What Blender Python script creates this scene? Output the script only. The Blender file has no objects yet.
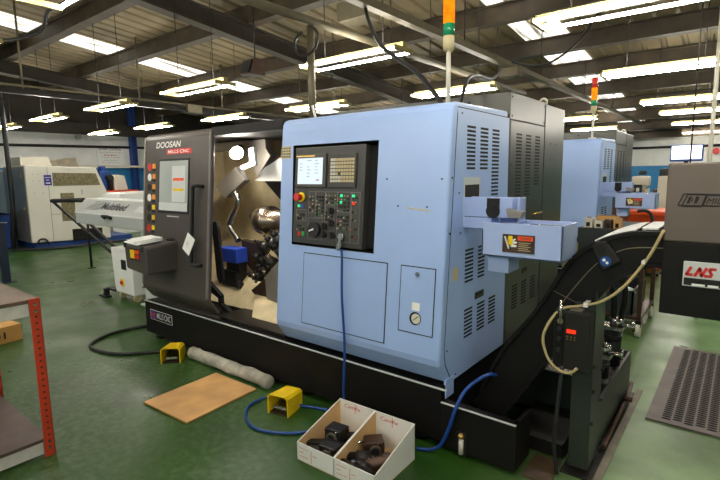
import bpy, bmesh, math, random
from mathutils import Vector, Matrix
random.seed(7)
SC = bpy.context.scene
COL = SC.collection

# ------------------------------------------------------------------ materials
def lin(c):
    return tuple((v/255/12.92) if v/255 <= .04045 else ((v/255+.055)/1.055)**2.4 for v in c)

def mat(name, rgb, rough=.5, metal=0.0, var=.12, scale=6.0, bump=0.0, spec=.5, bscale=None, alpha=None):
    m = bpy.data.materials.new(name); m.use_nodes = True
    nt = m.node_tree; b = nt.nodes['Principled BSDF']
    c = lin(rgb)
    b.inputs['Roughness'].default_value = rough
    b.inputs['Metallic'].default_value = metal
    b.inputs['Specular IOR Level'].default_value = spec
    tc = nt.nodes.new('ShaderNodeTexCoord')
    n = nt.nodes.new('ShaderNodeTexNoise'); n.inputs['Scale'].default_value = scale
    n.inputs['Detail'].default_value = 6
    nt.links.new(tc.outputs['Object'], n.inputs['Vector'])
    r = nt.nodes.new('ShaderNodeValToRGB')
    r.color_ramp.elements[0].position = .3; r.color_ramp.elements[1].position = .7
    r.color_ramp.elements[0].color = tuple(v*(1-var) for v in c)+(1,)
    r.color_ramp.elements[1].color = tuple(min(1, v*(1+var)) for v in c)+(1,)
    nt.links.new(n.outputs['Fac'], r.inputs['Fac'])
    nt.links.new(r.outputs['Color'], b.inputs['Base Color'])
    if bump:
        n2 = nt.nodes.new('ShaderNodeTexNoise'); n2.inputs['Scale'].default_value = bscale or scale*8
        nt.links.new(tc.outputs['Object'], n2.inputs['Vector'])
        bp = nt.nodes.new('ShaderNodeBump'); bp.inputs['Strength'].default_value = bump
        bp.inputs['Distance'].default_value = .02
        nt.links.new(n2.outputs['Fac'], bp.inputs['Height'])
        nt.links.new(bp.outputs['Normal'], b.inputs['Normal'])
    return m

def emit(name, rgb, strength, var=0.0, scale=4.0):
    m = bpy.data.materials.new(name); m.use_nodes = True
    nt = m.node_tree; nt.nodes.remove(nt.nodes['Principled BSDF'])
    e = nt.nodes.new('ShaderNodeEmission'); e.inputs['Strength'].default_value = strength
    c = lin(rgb); e.inputs['Color'].default_value = c+(1,)
    if var:
        tc = nt.nodes.new('ShaderNodeTexCoord')
        n = nt.nodes.new('ShaderNodeTexNoise'); n.inputs['Scale'].default_value = scale; n.inputs['Detail'].default_value = 5
        nt.links.new(tc.outputs['Object'], n.inputs['Vector'])
        r = nt.nodes.new('ShaderNodeValToRGB')
        r.color_ramp.elements[0].position = .35; r.color_ramp.elements[1].position = .6
        r.color_ramp.elements[0].color = tuple(v*(1-var) for v in c)+(1,)
        r.color_ramp.elements[1].color = c+(1,)
        nt.links.new(n.outputs['Fac'], r.inputs['Fac']); nt.links.new(r.outputs['Color'], e.inputs['Color'])
    nt.links.new(e.outputs[0], nt.nodes['Material Output'].inputs['Surface'])
    return m

def rooflight_material():
    m = emit('daylit_rooflight', (255, 251, 234), 2.1)
    nt = m.node_tree; L = nt.links.new
    e = [n for n in nt.nodes if n.type == 'EMISSION'][0]
    tc = nt.nodes.new('ShaderNodeTexCoord'); mp = nt.nodes.new('ShaderNodeMapping')
    mp.inputs['Scale'].default_value = (9, .7, 1); L(tc.outputs['Object'], mp.inputs['Vector'])
    n = nt.nodes.new('ShaderNodeTexNoise'); n.inputs['Scale'].default_value = 1.0; n.inputs['Detail'].default_value = 5
    L(mp.outputs[0], n.inputs['Vector'])
    r = nt.nodes.new('ShaderNodeValToRGB'); el = r.color_ramp.elements
    el[0].position = .33; el[1].position = .56; el[0].color = (.13, .11, .075, 1); el[1].color = (1, .97, .86, 1)
    L(n.outputs['Fac'], r.inputs['Fac']); L(r.outputs['Color'], e.inputs['Color'])
    return m

def floor_material():
    m = bpy.data.materials.new('green_floor_paint'); m.use_nodes = True
    nt = m.node_tree; b = nt.nodes['Principled BSDF']; L = nt.links.new
    b.inputs['Specular IOR Level'].default_value = .35
    tc = nt.nodes.new('ShaderNodeTexCoord')
    def noise(s, d=6, dist=0):
        n = nt.nodes.new('ShaderNodeTexNoise'); n.inputs['Scale'].default_value = s; n.inputs['Detail'].default_value = d
        n.inputs['Distortion'].default_value = dist
        L(tc.outputs['Object'], n.inputs['Vector']); return n
    def ramp(src, p0, p1, c0, c1):
        r = nt.nodes.new('ShaderNodeValToRGB'); e = r.color_ramp.elements
        e[0].position = p0; e[1].position = p1; e[0].color = c0+(1,); e[1].color = c1+(1,)
        L(src, r.inputs['Fac']); return r
    def mix(f, a, c, fac=None):
        x = nt.nodes.new('ShaderNodeMix'); x.data_type = 'RGBA'
        if f is not None: L(f, x.inputs['Factor'])
        else: x.inputs['Factor'].default_value = fac
        L(a, x.inputs['A']); L(c, x.inputs['B']); return x.outputs['Result']
    base = ramp(noise(.7, 4).outputs['Fac'], .3, .7, lin((34, 68, 16)), lin((50, 86, 28)))
    fine = ramp(noise(22, 8, .4).outputs['Fac'], .42, .72, (0, 0, 0), (1, 1, 1))
    worn = ramp(noise(.45, 5, .6).outputs['Fac'], .5, .68, (0, 0, 0), (1, 1, 1))
    mm = nt.nodes.new('ShaderNodeMath'); mm.operation = 'MULTIPLY'
    L(fine.outputs['Color'], mm.inputs[0]); L(worn.outputs['Color'], mm.inputs[1])
    m2 = nt.nodes.new('ShaderNodeMath'); m2.operation = 'MULTIPLY'; L(mm.outputs[0], m2.inputs[0]); m2.inputs[1].default_value = .4
    pale = nt.nodes.new('ShaderNodeRGB'); pale.outputs[0].default_value = lin((140, 152, 126))+(1,)
    c1 = mix(m2.outputs[0], base.outputs['Color'], pale.outputs[0])
    grime = ramp(noise(2.5, 9, .2).outputs['Fac'], .45, .85, (0, 0, 0), (.6, .6, .6))
    dark = nt.nodes.new('ShaderNodeRGB'); dark.outputs[0].default_value = lin((44, 56, 40))+(1,)
    c2 = mix(grime.outputs['Color'], c1, dark.outputs[0])
    # mottled paler green, growing along X past the swarf conveyor
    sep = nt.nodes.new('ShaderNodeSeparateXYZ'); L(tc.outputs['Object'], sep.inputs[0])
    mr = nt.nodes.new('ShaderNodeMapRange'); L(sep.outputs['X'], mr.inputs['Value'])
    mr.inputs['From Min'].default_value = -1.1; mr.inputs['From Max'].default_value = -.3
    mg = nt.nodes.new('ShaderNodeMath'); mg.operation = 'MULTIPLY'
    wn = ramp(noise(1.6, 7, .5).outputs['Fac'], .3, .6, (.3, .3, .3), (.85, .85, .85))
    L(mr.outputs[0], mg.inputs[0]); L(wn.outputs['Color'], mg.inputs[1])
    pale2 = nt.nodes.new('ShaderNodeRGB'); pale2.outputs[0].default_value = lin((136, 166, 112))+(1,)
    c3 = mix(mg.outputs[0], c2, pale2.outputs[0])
    L(c3, b.inputs['Base Color'])
    rr = ramp(noise(2.2, 6).outputs['Fac'], .3, .7, (.26, .26, .26), (.46, .46, .46))
    L(rr.outputs['Color'], b.inputs['Roughness'])
    bp = nt.nodes.new('ShaderNodeBump'); bp.inputs['Strength'].default_value = .12; bp.inputs['Distance'].default_value = .01
    L(noise(5, 6).outputs['Fac'], bp.inputs['Height']); L(bp.outputs['Normal'], b.inputs['Normal'])
    return m

M = {
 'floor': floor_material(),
 'blue': mat('machine_blue', (158, 184, 232), .34, 0, .03, 3),
 'blue2': mat('light_blue_enamel', (160, 178, 222), .38, 0, .03, 3),
 'black': mat('black_paint', (19, 17, 16), .5, 0, .18, 5, spec=.22),
 'char': mat('charcoal_powder_coat', (34, 32, 31), .5, 0, .08, 4, spec=.25),
 'door': mat('grey_brown_door', (84, 78, 74), .36, .25, .08, 3),
 'cab': mat('dark_olive_cabinet', (72, 72, 66), .28, .35, .08, 3),
 'void': mat('dark_gap', (10, 10, 11), .8, 0, .0),
 'console': mat('console_dark', (58, 57, 54), .45, 0, .06, 10),
 'key': mat('key_cream', (196, 180, 140), .5, 0, .05),
 'keyd': mat('key_olive', (94, 90, 76), .5, 0, .05),
 'white': mat('white_plastic', (232, 232, 228), .45, 0, .03),
 'cream': mat('cream_enamel', (212, 206, 190), .45, 0, .06, 3),
 'bone': mat('bone_cabinet', (228, 224, 212), .45, 0, .05, 2),
 'greyp': mat('light_grey_paint', (196, 200, 198), .42, 0, .05, 3),
 'steel': mat('brushed_steel', (190, 186, 178), .25, 1, .1, 12),
 'chrome': mat('polished_chuck', (176, 158, 138), .27, 1, .15, 9),
 'dsteel': mat('blackened_steel', (42, 39, 37), .35, .5, .3, 14),
 'bsteel': mat('brown_steel', (86, 66, 56), .38, .6, .25, 14),
 'beige': mat('oily_beige_chamber', (204, 186, 146), .5, 0, .26, 4, .1),
 'taupe': mat('chamber_grey', (120, 112, 106), .4, .2, .1, 4),
 'red': mat('red_plastic', (205, 40, 34), .4),
 'orangep': mat('orange_red_post', (206, 66, 38), .45, 0, .12, 7),
 'orange': mat('orange_plastic', (238, 84, 30), .4, 0, .06),
 'amber': mat('amber_print', (236, 150, 40), .5),
 'yellow': mat('yellow_guard', (246, 204, 24), .45, 0, .16, 8),
 'green': mat('green_button', (40, 160, 80), .4),
 'bluew': mat('blue_wall_paint', (36, 128, 186), .6, 0, .08, 2),
 'navysteel': mat('navy_steel', (24, 34, 56), .5),
 'bluedk': mat('dark_blue_steel', (34, 68, 138), .5, 0, .12, 3),
 'bluebox': mat('blue_plastic', (52, 84, 196), .4),
 'hose': mat('blue_hose', (22, 66, 140), .35),
 'rubber': mat('black_rubber', (24, 24, 25), .55),
 'cable': mat('tan_cable', (176, 158, 112), .5),
 'wallw': mat('white_brickwork', (236, 236, 232), .7, 0, .07, 3, .15, bscale=9),
 'roof': mat('roof_sheet', (124, 110, 84), .7, 0, .3, 1.2),
 'purlin': mat('roof_steel', (66, 56, 42), .6, .1, .35, 3),
 'rafter': mat('rafter_steel', (52, 46, 38), .6, .1, .2, 3),
 'galv': mat('galvanised_conduit', (112, 104, 84), .5, .4, .12, 9),
 'batten': mat('light_batten', (176, 160, 100), .5),
 'wood': mat('plywood', (196, 150, 92), .6, 0, .2, 5, .05),
 'bench': mat('worn_bench_top', (98, 78, 62), .55, 0, .28, 6, .08),
 'shelfm': mat('hardboard_shelf', (92, 76, 70), .55, 0, .2, 6),
 'apron': mat('chipped_white_board', (206, 202, 190), .6, 0, .12, 20),
 'card': mat('brown_cardboard', (196, 146, 80), .75, 0, .1, 6),
 'cardi': mat('kraft_inside', (206, 170, 118), .75, 0, .06, 6),
 'cardw': mat('white_cardboard', (232, 230, 222), .65, 0, .03, 5),
 'ink': mat('faint_red_ink', (214, 120, 110), .7),
 'ink2': mat('red_marker', (200, 50, 46), .7),
 'sock': mat('grey_absorbent_cloth', (168, 164, 150), .95, 0, .35, 9, .6, bscale=22),
 'mat': mat('rubber_matting', (112, 102, 98), .55, 0, .12, 8),
 'hole': mat('mat_hole', (24, 22, 22), .9),
 'cart': mat('cart_dark', (48, 54, 54), .5, .1, .15, 5),
 'paper': mat('paper', (240, 240, 236), .7, 0, .02),
 'brownlid': mat('bronze_grey_lid', (108, 96, 88), .38, .3, .06, 4),
 'post': mat('grey_green_post', (42, 48, 42), .4, .1, .12, 5),
 'chips': mat('swarf_chips', (176, 172, 162), .5, .4, .6, 60, .8, bscale=90),
 'dirt': mat('oily_concrete', (120, 112, 96), .6, 0, .3, 7),
 'feeder': mat('feeder_grey', (172, 176, 174), .42, 0, .05, 3),
 'drip': mat('oily_brown', (74, 56, 38), .4, 0, .4, 9),
 'gold': mat('brass', (214, 176, 92), .3, .9),
 'glass': mat('hazy_window', (172, 178, 174), .15, 0, .1, 2.5, spec=.7),
 'mesh': mat('expanded_mesh', (128, 118, 88), .5, .2, .5, 30),
 'navy': mat('navy_label', (32, 42, 150), .5),
 'txtd': mat('dark_lettering', (30, 30, 40), .5),
 'txtk': mat('black_outline_print', (22, 18, 16), .5),
 'tower_green': mat('green_lens', (24, 132, 90), .2),
 'tower_red': mat('red_lens', (214, 60, 50), .2),
 'tower_amber2': mat('amber_lens', (226, 140, 60), .2),
 'blk_alu': mat('grey_plate', (150, 142, 132), .35, .5, .08),
 'brightp': mat('bright_inner_panel', (236, 232, 224), .35, 0, .03),
 'tube': emit('fluorescent_tube', (255, 250, 238), 78),
 'sky': rooflight_material(),
 'halo': emit('machine_lamp_glow', (255, 250, 238), 300),
 'screen': emit('lit_screen', (226, 240, 250), 1.15),
 'screen2': emit('lit_monitor', (250, 253, 255), 2.6),
 'ambglow': emit('amber_beacon_lit', (255, 140, 20), 1.5, .35, 26),
 'redled': emit('red_display', (255, 60, 30), 1.2),
 'ledg': emit('green_led', (60, 230, 150), 1.4),
}

# ------------------------------------------------------------------ mesh builder
YA, SL = 2.36, .0909                         # leaning front plane of the lathe
NV = Vector((0, -1, SL)).normalized(); UV_ = Vector((0, SL, 1)).normalized()
def yl(z): return YA + (z-.5)*SL
def fp(x, z, out=0.0): return Vector((x, yl(z), z)) + NV*out

class MB:
    def __init__(s): s.v = []; s.f = []; s.mi = []; s.sm = []
    def add(s, vs, fs, mi=0, smooth=False):
        o = len(s.v); s.v += [Vector(v) for v in vs]
        for f in fs: s.f.append([o+i for i in f]); s.mi.append(mi); s.sm.append(smooth)
        return s
    def hexa(s, p, mi=0):   # p: bottom 4 ccw then top 4
        return s.add(p, [(3, 2, 1, 0), (4, 5, 6, 7), (0, 1, 5, 4), (1, 2, 6, 5), (2, 3, 7, 6), (3, 0, 4, 7)], mi)
    def box(s, x0, x1, y0, y1, z0, z1, mi=0):
        return s.hexa([(x0, y0, z0), (x1, y0, z0), (x1, y1, z0), (x0, y1, z0), (x0, y0, z1), (x1, y0, z1), (x1, y1, z1), (x0, y1, z1)], mi)
    def pbox(s, x0, x1, z0, z1, o0, o1, mi=0):   # box on the leaning front plane, o = distance outwards
        return s.hexa([fp(x0, z0, o1), fp(x1, z0, o1), fp(x1, z0, o0), fp(x0, z0, o0), fp(x0, z1, o1), fp(x1, z1, o1), fp(x1, z1, o0), fp(x0, z1, o0)], mi)
    def prism(s, poly, axis, a, b, mi=0):
        n = len(poly)
        def P(p, t):
            return {'x': (t, p[0], p[1]), 'y': (p[0], t, p[1]), 'z': (p[0], p[1], t)}[axis]
        vs = [P(p, a) for p in poly]+[P(p, b) for p in poly]
        fs = [tuple(range(n))[::-1], tuple(range(n, 2*n))]
        fs += [(i, (i+1) % n, n+(i+1) % n, n+i) for i in range(n)]
        return s.add(vs, fs, mi)
    def tube(s, pts, r, n=10, mi=0, smooth_pts=0, cap=True):
        pts = [Vector(p) for p in pts]
        if smooth_pts: pts = spline(pts, smooth_pts)
        rs = r if isinstance(r, (list, tuple)) else [r]*len(pts)
        if len(rs) != len(pts): rs = [rs[min(len(rs)-1, int(i*len(rs)/len(pts)))] for i in range(len(pts))]
        o = len(s.v); up = None; vs = []
        for i, p in enumerate(pts):
            d = (pts[min(i+1, len(pts)-1)]-pts[max(i-1, 0)]).normalized()
            if up is None:
                up = Vector((0, 0, 1)) if abs(d.z) < .9 else Vector((1, 0, 0))
            a = d.cross(up)
            if a.length < 1e-6: a = d.orthogonal()
            a.normalize(); up = a.cross(d).normalized()
            for k in range(n):
                t = 2*math.pi*k/n
                vs.append(p+(a*math.cos(t)+up*math.sin(t))*rs[i])
        fs = [(i*n+k, i*n+(k+1) % n, (i+1)*n+(k+1) % n, (i+1)*n+k) for i in range(len(pts)-1) for k in range(n)]
        s.add(vs, fs, mi, True)
        if cap:
            e = (len(pts)-1)*n
            for ring, rev in ((range(n), True), (range(e, e+n), False)):
                s.f.append([o+i for i in (list(ring)[::-1] if rev else ring)]); s.mi.append(mi); s.sm.append(False)
        return s
    def cyl(s, p0, p1, r, n=20, mi=0, r2=None):
        return s.tube([p0, p1], [r, r if r2 is None else r2], n, mi)
    def disc_on(s, x, z, r, o0, o1, mi=0, n=18):
        return s.cyl(fp(x, z, o0), fp(x, z, o1), r, n, mi)
    def quad(s, a, b, c, d, mi=0): return s.add([a, b, c, d], [(0, 1, 2, 3)], mi)
    def sphere(s, c, r, mi=0, n=12, sq=(1, 1, 1)):
        c = Vector(c); vs = []; fs = []; m = n//2
        for i in range(m+1):
            t = math.pi*i/m
            for k in range(n):
                u = 2*math.pi*k/n
                vs.append(c+Vector((math.sin(t)*math.cos(u)*r*sq[0], math.sin(t)*math.sin(u)*r*sq[1], math.cos(t)*r*sq[2])))
        for i in range(m):
            for k in range(n): fs.append((i*n+k, (i+1)*n+k, (i+1)*n+(k+1) % n, i*n+(k+1) % n))
        return s.add(vs, fs, mi, True)
    def build(s, name, mats, parent=None, origin=None, local=False, bevel=0.0, seg=2):
        if not isinstance(mats, (list, tuple)): mats = [mats]
        o = Vector((0, 0, 0))
        if not local:
            o = wl(parent) if parent is not None else Vector(origin or (0, 0, 0))
        me = bpy.data.meshes.new(name)
        me.from_pydata([tuple(v-o) for v in s.v], [], s.f)
        for m in mats: me.materials.append(M[m] if isinstance(m, str) else m)
        for i, p in enumerate(me.polygons):
            p.material_index = s.mi[i]; p.use_smooth = s.sm[i]
        me.validate(); 
        bm = bmesh.new(); bm.from_mesh(me); bmesh.ops.recalc_face_normals(bm, faces=bm.faces); bm.to_mesh(me); bm.free()
        ob = bpy.data.objects.new(name, me); COL.objects.link(ob)
        if parent is not None: ob.parent = parent
        elif origin and not local: ob.location = origin
        if bevel:
            bv = ob.modifiers.new('edge', 'BEVEL'); bv.width = bevel; bv.segments = seg; bv.limit_method = 'ANGLE'; bv.angle_limit = math.radians(40)
        return ob

def spline(p, k):
    out = []
    for i in range(len(p)-1):
        p0 = p[max(i-1, 0)]; p1 = p[i]; p2 = p[i+1]; p3 = p[min(i+2, len(p)-1)]
        for j in range(k):
            t = j/k
            out.append(.5*((2*p1)+(p2-p0)*t+(2*p0-5*p1+4*p2-p3)*t*t+(3*p1-p0-3*p2+p3)*t*t*t))
    out.append(p[-1]); return out

def wl(o):
    v = Vector((0, 0, 0))
    while o is not None: v += o.location; o = o.parent
    return v

def thing(name, loc, label, cat, group=None, rz=0.0):
    o = bpy.data.objects.new(name, None); COL.objects.link(o); o.empty_display_size = .1
    o.location = loc; o.rotation_euler = (0, 0, rz)
    return tag(o, label, cat, group)
def tag(o, label, cat, group=None, kind=None):
    o['label'] = label; o['category'] = cat
    if group: o['group'] = group
    if kind: o['kind'] = kind
    return o
def struct(o): o['kind'] = 'structure'; return o

def text(name, s, h, m, pos, right, up, parent, shear=0.0, width=None, thick=.0008, bold=0.0, local=False):
    cu = bpy.data.curves.new(name, 'FONT'); cu.body = s; cu.size = 1.0; cu.shear = shear; cu.extrude = 0.0; cu.offset = bold
    t = bpy.data.objects.new(name, cu); COL.objects.link(t)
    bpy.context.view_layer.update()
    dg = bpy.context.evaluated_depsgraph_get(); me = bpy.data.meshes.new_from_object(t.evaluated_get(dg))
    COL.objects.unlink(t); bpy.data.objects.remove(t)
    xs = [v.co.x for v in me.vertices]; ys = [v.co.y for v in me.vertices]
    x0, x1, y0, y1 = min(xs), max(xs), min(ys), max(ys)
    sy = h/(y1-y0); sx = sy if width is None else width/(x1-x0)
    R, U = Vector(right).normalized(), Vector(up).normalized(); N = R.cross(U)
    org = Vector((0, 0, 0)) if local else (wl(parent) if parent is not None else Vector((0, 0, 0)))
    for v in me.vertices:
        v.co = Vector(pos)-org+R*((v.co.x-x0)*sx)+U*((v.co.y-y0)*sy)+N*thick
    me.materials.clear(); me.materials.append(M[m])
    o = bpy.data.objects.new(name, me); COL.objects.link(o); o.parent = parent
    return o
def ftext(name, s, x, z, h, m, parent, width=None, shear=0.0, out=.004, bold=0.0):
    return text(name, s, h, m, fp(x, z, out), (1, 0, 0), UV_, parent, shear, width, bold=bold)

def boolean_cut(ob, cutters):
    for c in cutters:
        md = ob.modifiers.new('cut', 'BOOLEAN'); md.operation = 'DIFFERENCE'; md.solver = 'EXACT'; md.object = c
    bpy.context.view_layer.update()
    dg = bpy.context.evaluated_depsgraph_get()
    me = bpy.data.meshes.new_from_object(ob.evaluated_get(dg))
    ob.modifiers.clear(); ob.data = me
    for c in cutters: bpy.data.objects.remove(c)

def copy_tree(o, parent=None):
    c = o.copy(); COL.objects.link(c); c.parent = parent
    for ch in list(o.children): copy_tree(ch, c)
    return c

# ------------------------------------------------------------------ setting
def RZ(y): return 5.35-.1*y
X0, X1, Y0, Y1 = -18.5, 8.0, -6.5, 23.0
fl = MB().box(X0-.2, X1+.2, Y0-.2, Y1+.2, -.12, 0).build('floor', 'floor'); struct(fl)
w = MB()
w.box(X0-.2, X0, Y0, Y1, 0, 1.97, 1).box(X0-.2, X0, Y0, Y1, 1.97, 6.2, 0)
struct(w.build('wall_left', ['wallw', 'bluew']))
struct(MB().box(X0+.01, X0+.5, Y0, Y1, 3.14, 3.2).box(X0+.44, X0+.5, Y0, Y1, 3.2, 3.5).box(X0+.01, X0+.05, Y0, Y1, 3.2, 5.0).build('trim_eaves', 'rafter'))
w = MB(); w.box(X0-.2, X1+.2, Y1, Y1+.2, 0, 1.82, 1).box(X0-.2, X1+.2, Y1, Y1+.2, 1.82, 3.3, 0)
struct(w.build('wall_back', ['wallw', 'bluew']))
w = MB(); w.box(X1, X1+.2, Y0, Y1, 0, 1.9, 1).box(X1, X1+.2, Y0, Y1, 1.9, 6.2, 0)
struct(w.build('wall_right', ['wallw', 'bluew']))
w = MB(); w.box(X0-.2, X1+.2, Y0-.2, Y0, 0, 1.9, 1).box(X0-.2, X1+.2, Y0-.2, Y0, 1.9, 6.3, 0)
struct(w.build('wall_front', ['wallw', 'bluew']))
# corrugated roof, ribs running down the slope
m = MB(); prof = []
x = X0-.2
while x < X1+.2:
    prof += [(x, 0), (x+.24, 0), (x+.27, .045), (x+.33, .045)]; x += .36
vs = []; n = len(prof)
for y in (Y0-.2, Y1+.2):
    for (px, pz) in prof: vs.append((px, y, RZ(y)+pz))
m.add(vs, [(i, i+1, n+i+1, n+i) for i in range(n-1)])
struct(m.build('ceiling', 'roof'))
PUR = [-5.2, -3.3, -1.4, .5, 2.4, 4.3, 6.05, 8.3, 10.25, 12.05, 14.0, 15.9, 17.8, 19.7, 21.6]
for y in PUR:
    z1 = RZ(y)-.012; z0 = z1-.3
    m = MB(); m.box(X0, X1, y, y+.03, z0, z1).box(X0, X1, y-.02, y+.2, z0-.015, z0+.012).box(X0, X1, y-.06, y+.03, z1-.035, z1-.01)
    o = m.build('trim_purlin', 'purlin'); struct(o)
for xr in (-14.9, -7.5, -.1+7.3):
    m = MB(); d0 = .33; d1 = .62
    for (xa, xb, a, b) in ((xr-.02, xr+.02, d0, d1), (xr-.11, xr+.11, d1-.0, d1+.03), (xr-.11, xr+.11, d0-.0, d0+.03)):
        m.hexa([(xa, Y0, RZ(Y0)-b), (xb, Y0, RZ(Y0)-b), (xb, Y1, RZ(Y1)-b), (xa, Y1, RZ(Y1)-b), (xa, Y0, RZ(Y0)-a), (xb, Y0, RZ(Y0)-a), (xb, Y1, RZ(Y1)-a), (xa, Y1, RZ(Y1)-a)])
    struct(m.build('trim_rafter', 'rafter'))
k = 0
for (xa, xb) in ((-12.9, -12.02), (-3.72, -2.88)):
    for i in range(3, len(PUR)-1):
        ya, yb = PUR[i]+.06, PUR[i+1]+.04
        k += 1
        m = MB(); m.hexa([(xa, ya, RZ(ya)-.03), (xb, ya, RZ(ya)-.03), (xb, yb, RZ(yb)-.03), (xa, yb, RZ(yb)-.03),
                (xa, ya, RZ(ya)-.015), (xb, ya, RZ(ya)-.015), (xb, yb, RZ(yb)-.015), (xa, yb, RZ(yb)-.015)])
        o = m.build('window_%d' % k, 'sky'); struct(o)
# blue stanchion on the left wall, wall pipes
m = MB(); m.box(-18.48, -18.24, 9.1, 9.12, 0, RZ(9.1)-.05).box(-18.48, -18.24, 9.28, 9.3, 0, RZ(9.3)-.05).box(-18.37, -18.35, 9.12, 9.28, 0, RZ(9.3)-.05)
struct(m.build('trim_column', 'bluedk'))
m = MB().tube([(-18.42, -2, 2.62), (-18.42, 22.8, 2.9)], .045, 8); struct(m.build('trim_pipe', 'dsteel'))
m = MB().tube([(-18.3, 22.93, 2.55), (7.9, 22.93, 2.55)], .05, 8); struct(m.build('trim_pipe', 'dsteel'))

# ------------------------------------------------------------------ roof services
def fixture(x, y, z, L, label, group=None):
    t = thing('fluorescent_light', (x, y, z), label, 'ceiling light', group)
    m = MB().box(x, x+L, y-.04, y+.04, z+.02, z+.08)
    for xe in (x, x+L-.03): m.box(xe, xe+.03, y-.18, y+.18, z-.02, z+.025)
    m.build('batten', 'batten', t)
    for dy in (-.16, .16):
        MB().cyl((x+.03, y+dy, z), (x+L-.03, y+dy, z), .015, 8).build('tube', 'tube', t)
    for dx in (.3, L-.3):
        MB().cyl((x+dx, y, z+.06), (x+dx, y, RZ(y)-.02), .006, 6).build('hanger_rod', 'dsteel', t)
    return t
LT = [(-1.62, 4.70, 2.99, 1.5, 'bright twin tube light cut off by the top right edge of the photo'),
 (-1.72, 7.85, 3.0, 1.5, 'twin tube light at upper right, the next one below the cut off light'),
 (-4.56, 4.68, 3.01, 1.5, 'twin tube light hanging between the vertical conduit and the signal tower'),
 (-4.73, 7.57, 3.0, 1.5, 'twin tube light seen behind the white pole of the large signal tower'),
 (-7.72, 7.34, 3.0, 1.55, 'twin tube light just above the top left corner of the blue front panel'),
 (-7.65, 4.52, 3.0, 1.55, 'twin tube light over the open chamber, left of the hung loudspeaker'),
 (-10.62, 7.24, 3.0, 1.5, 'small twin tube light just above the lit chamber lamp of the lathe'),
 (-10.4, 4.45, 2.98, 1.5, 'glaring twin tube light at left, above the sign on the white wall'),
 (-13.4, 4.44, 3.0, 1.4, 'small distant twin tube light above the white machine with mesh windows'),
 (-13.7, 7.1, 3.0, 1.55, 'twin tube light above the top left corner of the grey sliding door'),
 (-16.7, 7.1, 3.02, 1.45, 'farthest dim twin tube light, above the left side of the wall sign'),
 (-16.65, 4.5, 3.02, 1.45, 'twin tube light cut off by the left edge of the photo'),
 (-1.8, 11.57, 3.0, 1.45, 'far right twin tube light, topmost of four stacked one below another'),
 (-1.77, 14.1, 3.01, 1.45, 'far right twin tube light, second from top of four stacked ones'),
 (-1.86, 17.5, 3.0, 1.45, 'far right twin tube light, third from top of four stacked ones'),
 (-1.95, 21.7, 2.98, 1.4, 'far right twin tube light, lowest of four stacked ones, above the blue back wall'),
 (-4.72, 17.5, 3.0, 1.4, 'pale far light seen just over the second blue lathe'),
 (-4.6, 14.3, 3.05, 1.4, 'yellowish far light right of the tall dark cabinet, above the second blue lathe')]
for a in LT: fixture(*a)
for y in (1.6, -1.4, -4.4):
    for x in (-10.6, -7.6, -4.6, -1.6, 1.4, 4.4):
        fixture(x, y, 3.05, 1.5, 'twin tube light over the near aisle, outside the photograph', 'lights over the near aisle')
for y in (4.7, 7.6, 11.5, 14.5):
    fixture(1.4, y, 3.0, 1.5, 'twin tube light over the right hand bay, outside the photograph', 'lights over the right hand bay')
for y in (11.0, 14.3):
    for x in (-7.6, -10.6, -13.6):
        fixture(x, y, 3.0, 1.5, 'twin tube light over the far bay, hidden behind the lathe', 'lights over the far bay')

# cable trunking and conduits
t = thing('conduit_pipe', (-3.82, 3.0, 3.3), 'long galvanised conduit pipe running under the roof to the vertical conduit drop', 'conduit')
MB().cyl((-3.82, .5, 3.3), (-3.82, 10.5, 3.3), .045, 12).build('pipe', 'galv', t)
m = MB()
for y in (2.0, 5.5, 9.0): MB().cyl((-3.82, y, 3.34), (-3.82, y, RZ(y)-.02), .008, 6).build('hanger_rod', 'dsteel', t)
t = thing('vertical_conduit', (-3.85, 4.0, 2.05), 'vertical conduit dropping from the roof pipe to the top of the blue lathe', 'conduit')
MB().cyl((-3.85, 4.0, 2.05), (-3.85, 4.0, 3.26), .042, 14).build('pipe', 'galv', t)
MB().tube([(-3.93, 3.95, 3.2), (-4.05, 3.95, 3.12), (-4.0, 3.95, 2.98), (-3.85, 3.95, 2.95), (-3.72, 3.95, 3.02), (-3.7, 3.95, 3.15), (-3.8, 3.95, 3.24)], .014, 8, 0, 5).build('cable_loop', 'rubber', t)
MB().tube([(-3.8, 3.95, 2.4), (-3.72, 3.95, 2.2), (-3.55, 3.95, 2.07)], .014, 8, 0, 5).build('flex_lead', 'white', t)
t = thing('cable_trunking', (-3.0, 2, 3.3), 'square cable trunking running under the roof past the signal tower', 'trunking')
m = MB(); m.box(-3.05, -2.95, 1.0, 21.5, 3.25, 3.33).build('channel', 'galv', t)
m = MB()
for y in (3, 6, 9, 12, 15, 18): MB().cyl((-3.0, y, 3.33), (-3.0, y, RZ(y)-.02), .008, 6).build('hanger_rod', 'dsteel', t)
m = MB().box(-3.14, -2.86, 7.5, 7.75, 3.12, 3.25); m.build('tap_off_box', 'galv', t)
t = thing('hanging_busbar', (-11.0, 1, 3.3), 'dark horizontal busbar hung on rods at upper left of the hall', 'busbar')
MB().box(-11.06, -10.94, .5, 11.5, 3.24, 3.34).build('bar', 'dsteel', t)
MB().cyl((-11.0, .5, 3.4), (-11.0, 11.5, 3.4), .025, 8).build('pipe', 'galv', t)
m = MB()
for y in (3.45, 5.75, 8.0): MB().cyl((-11.0, y, 3.34), (-11.0, y, RZ(y)-.02), .02, 8).build('hanger_rod', 'galv', t)
m = MB().box(-11.12, -10.88, 6.9, 7.3, 3.2, 3.4); m.build('tap_off_box', 'galv', t)
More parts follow.
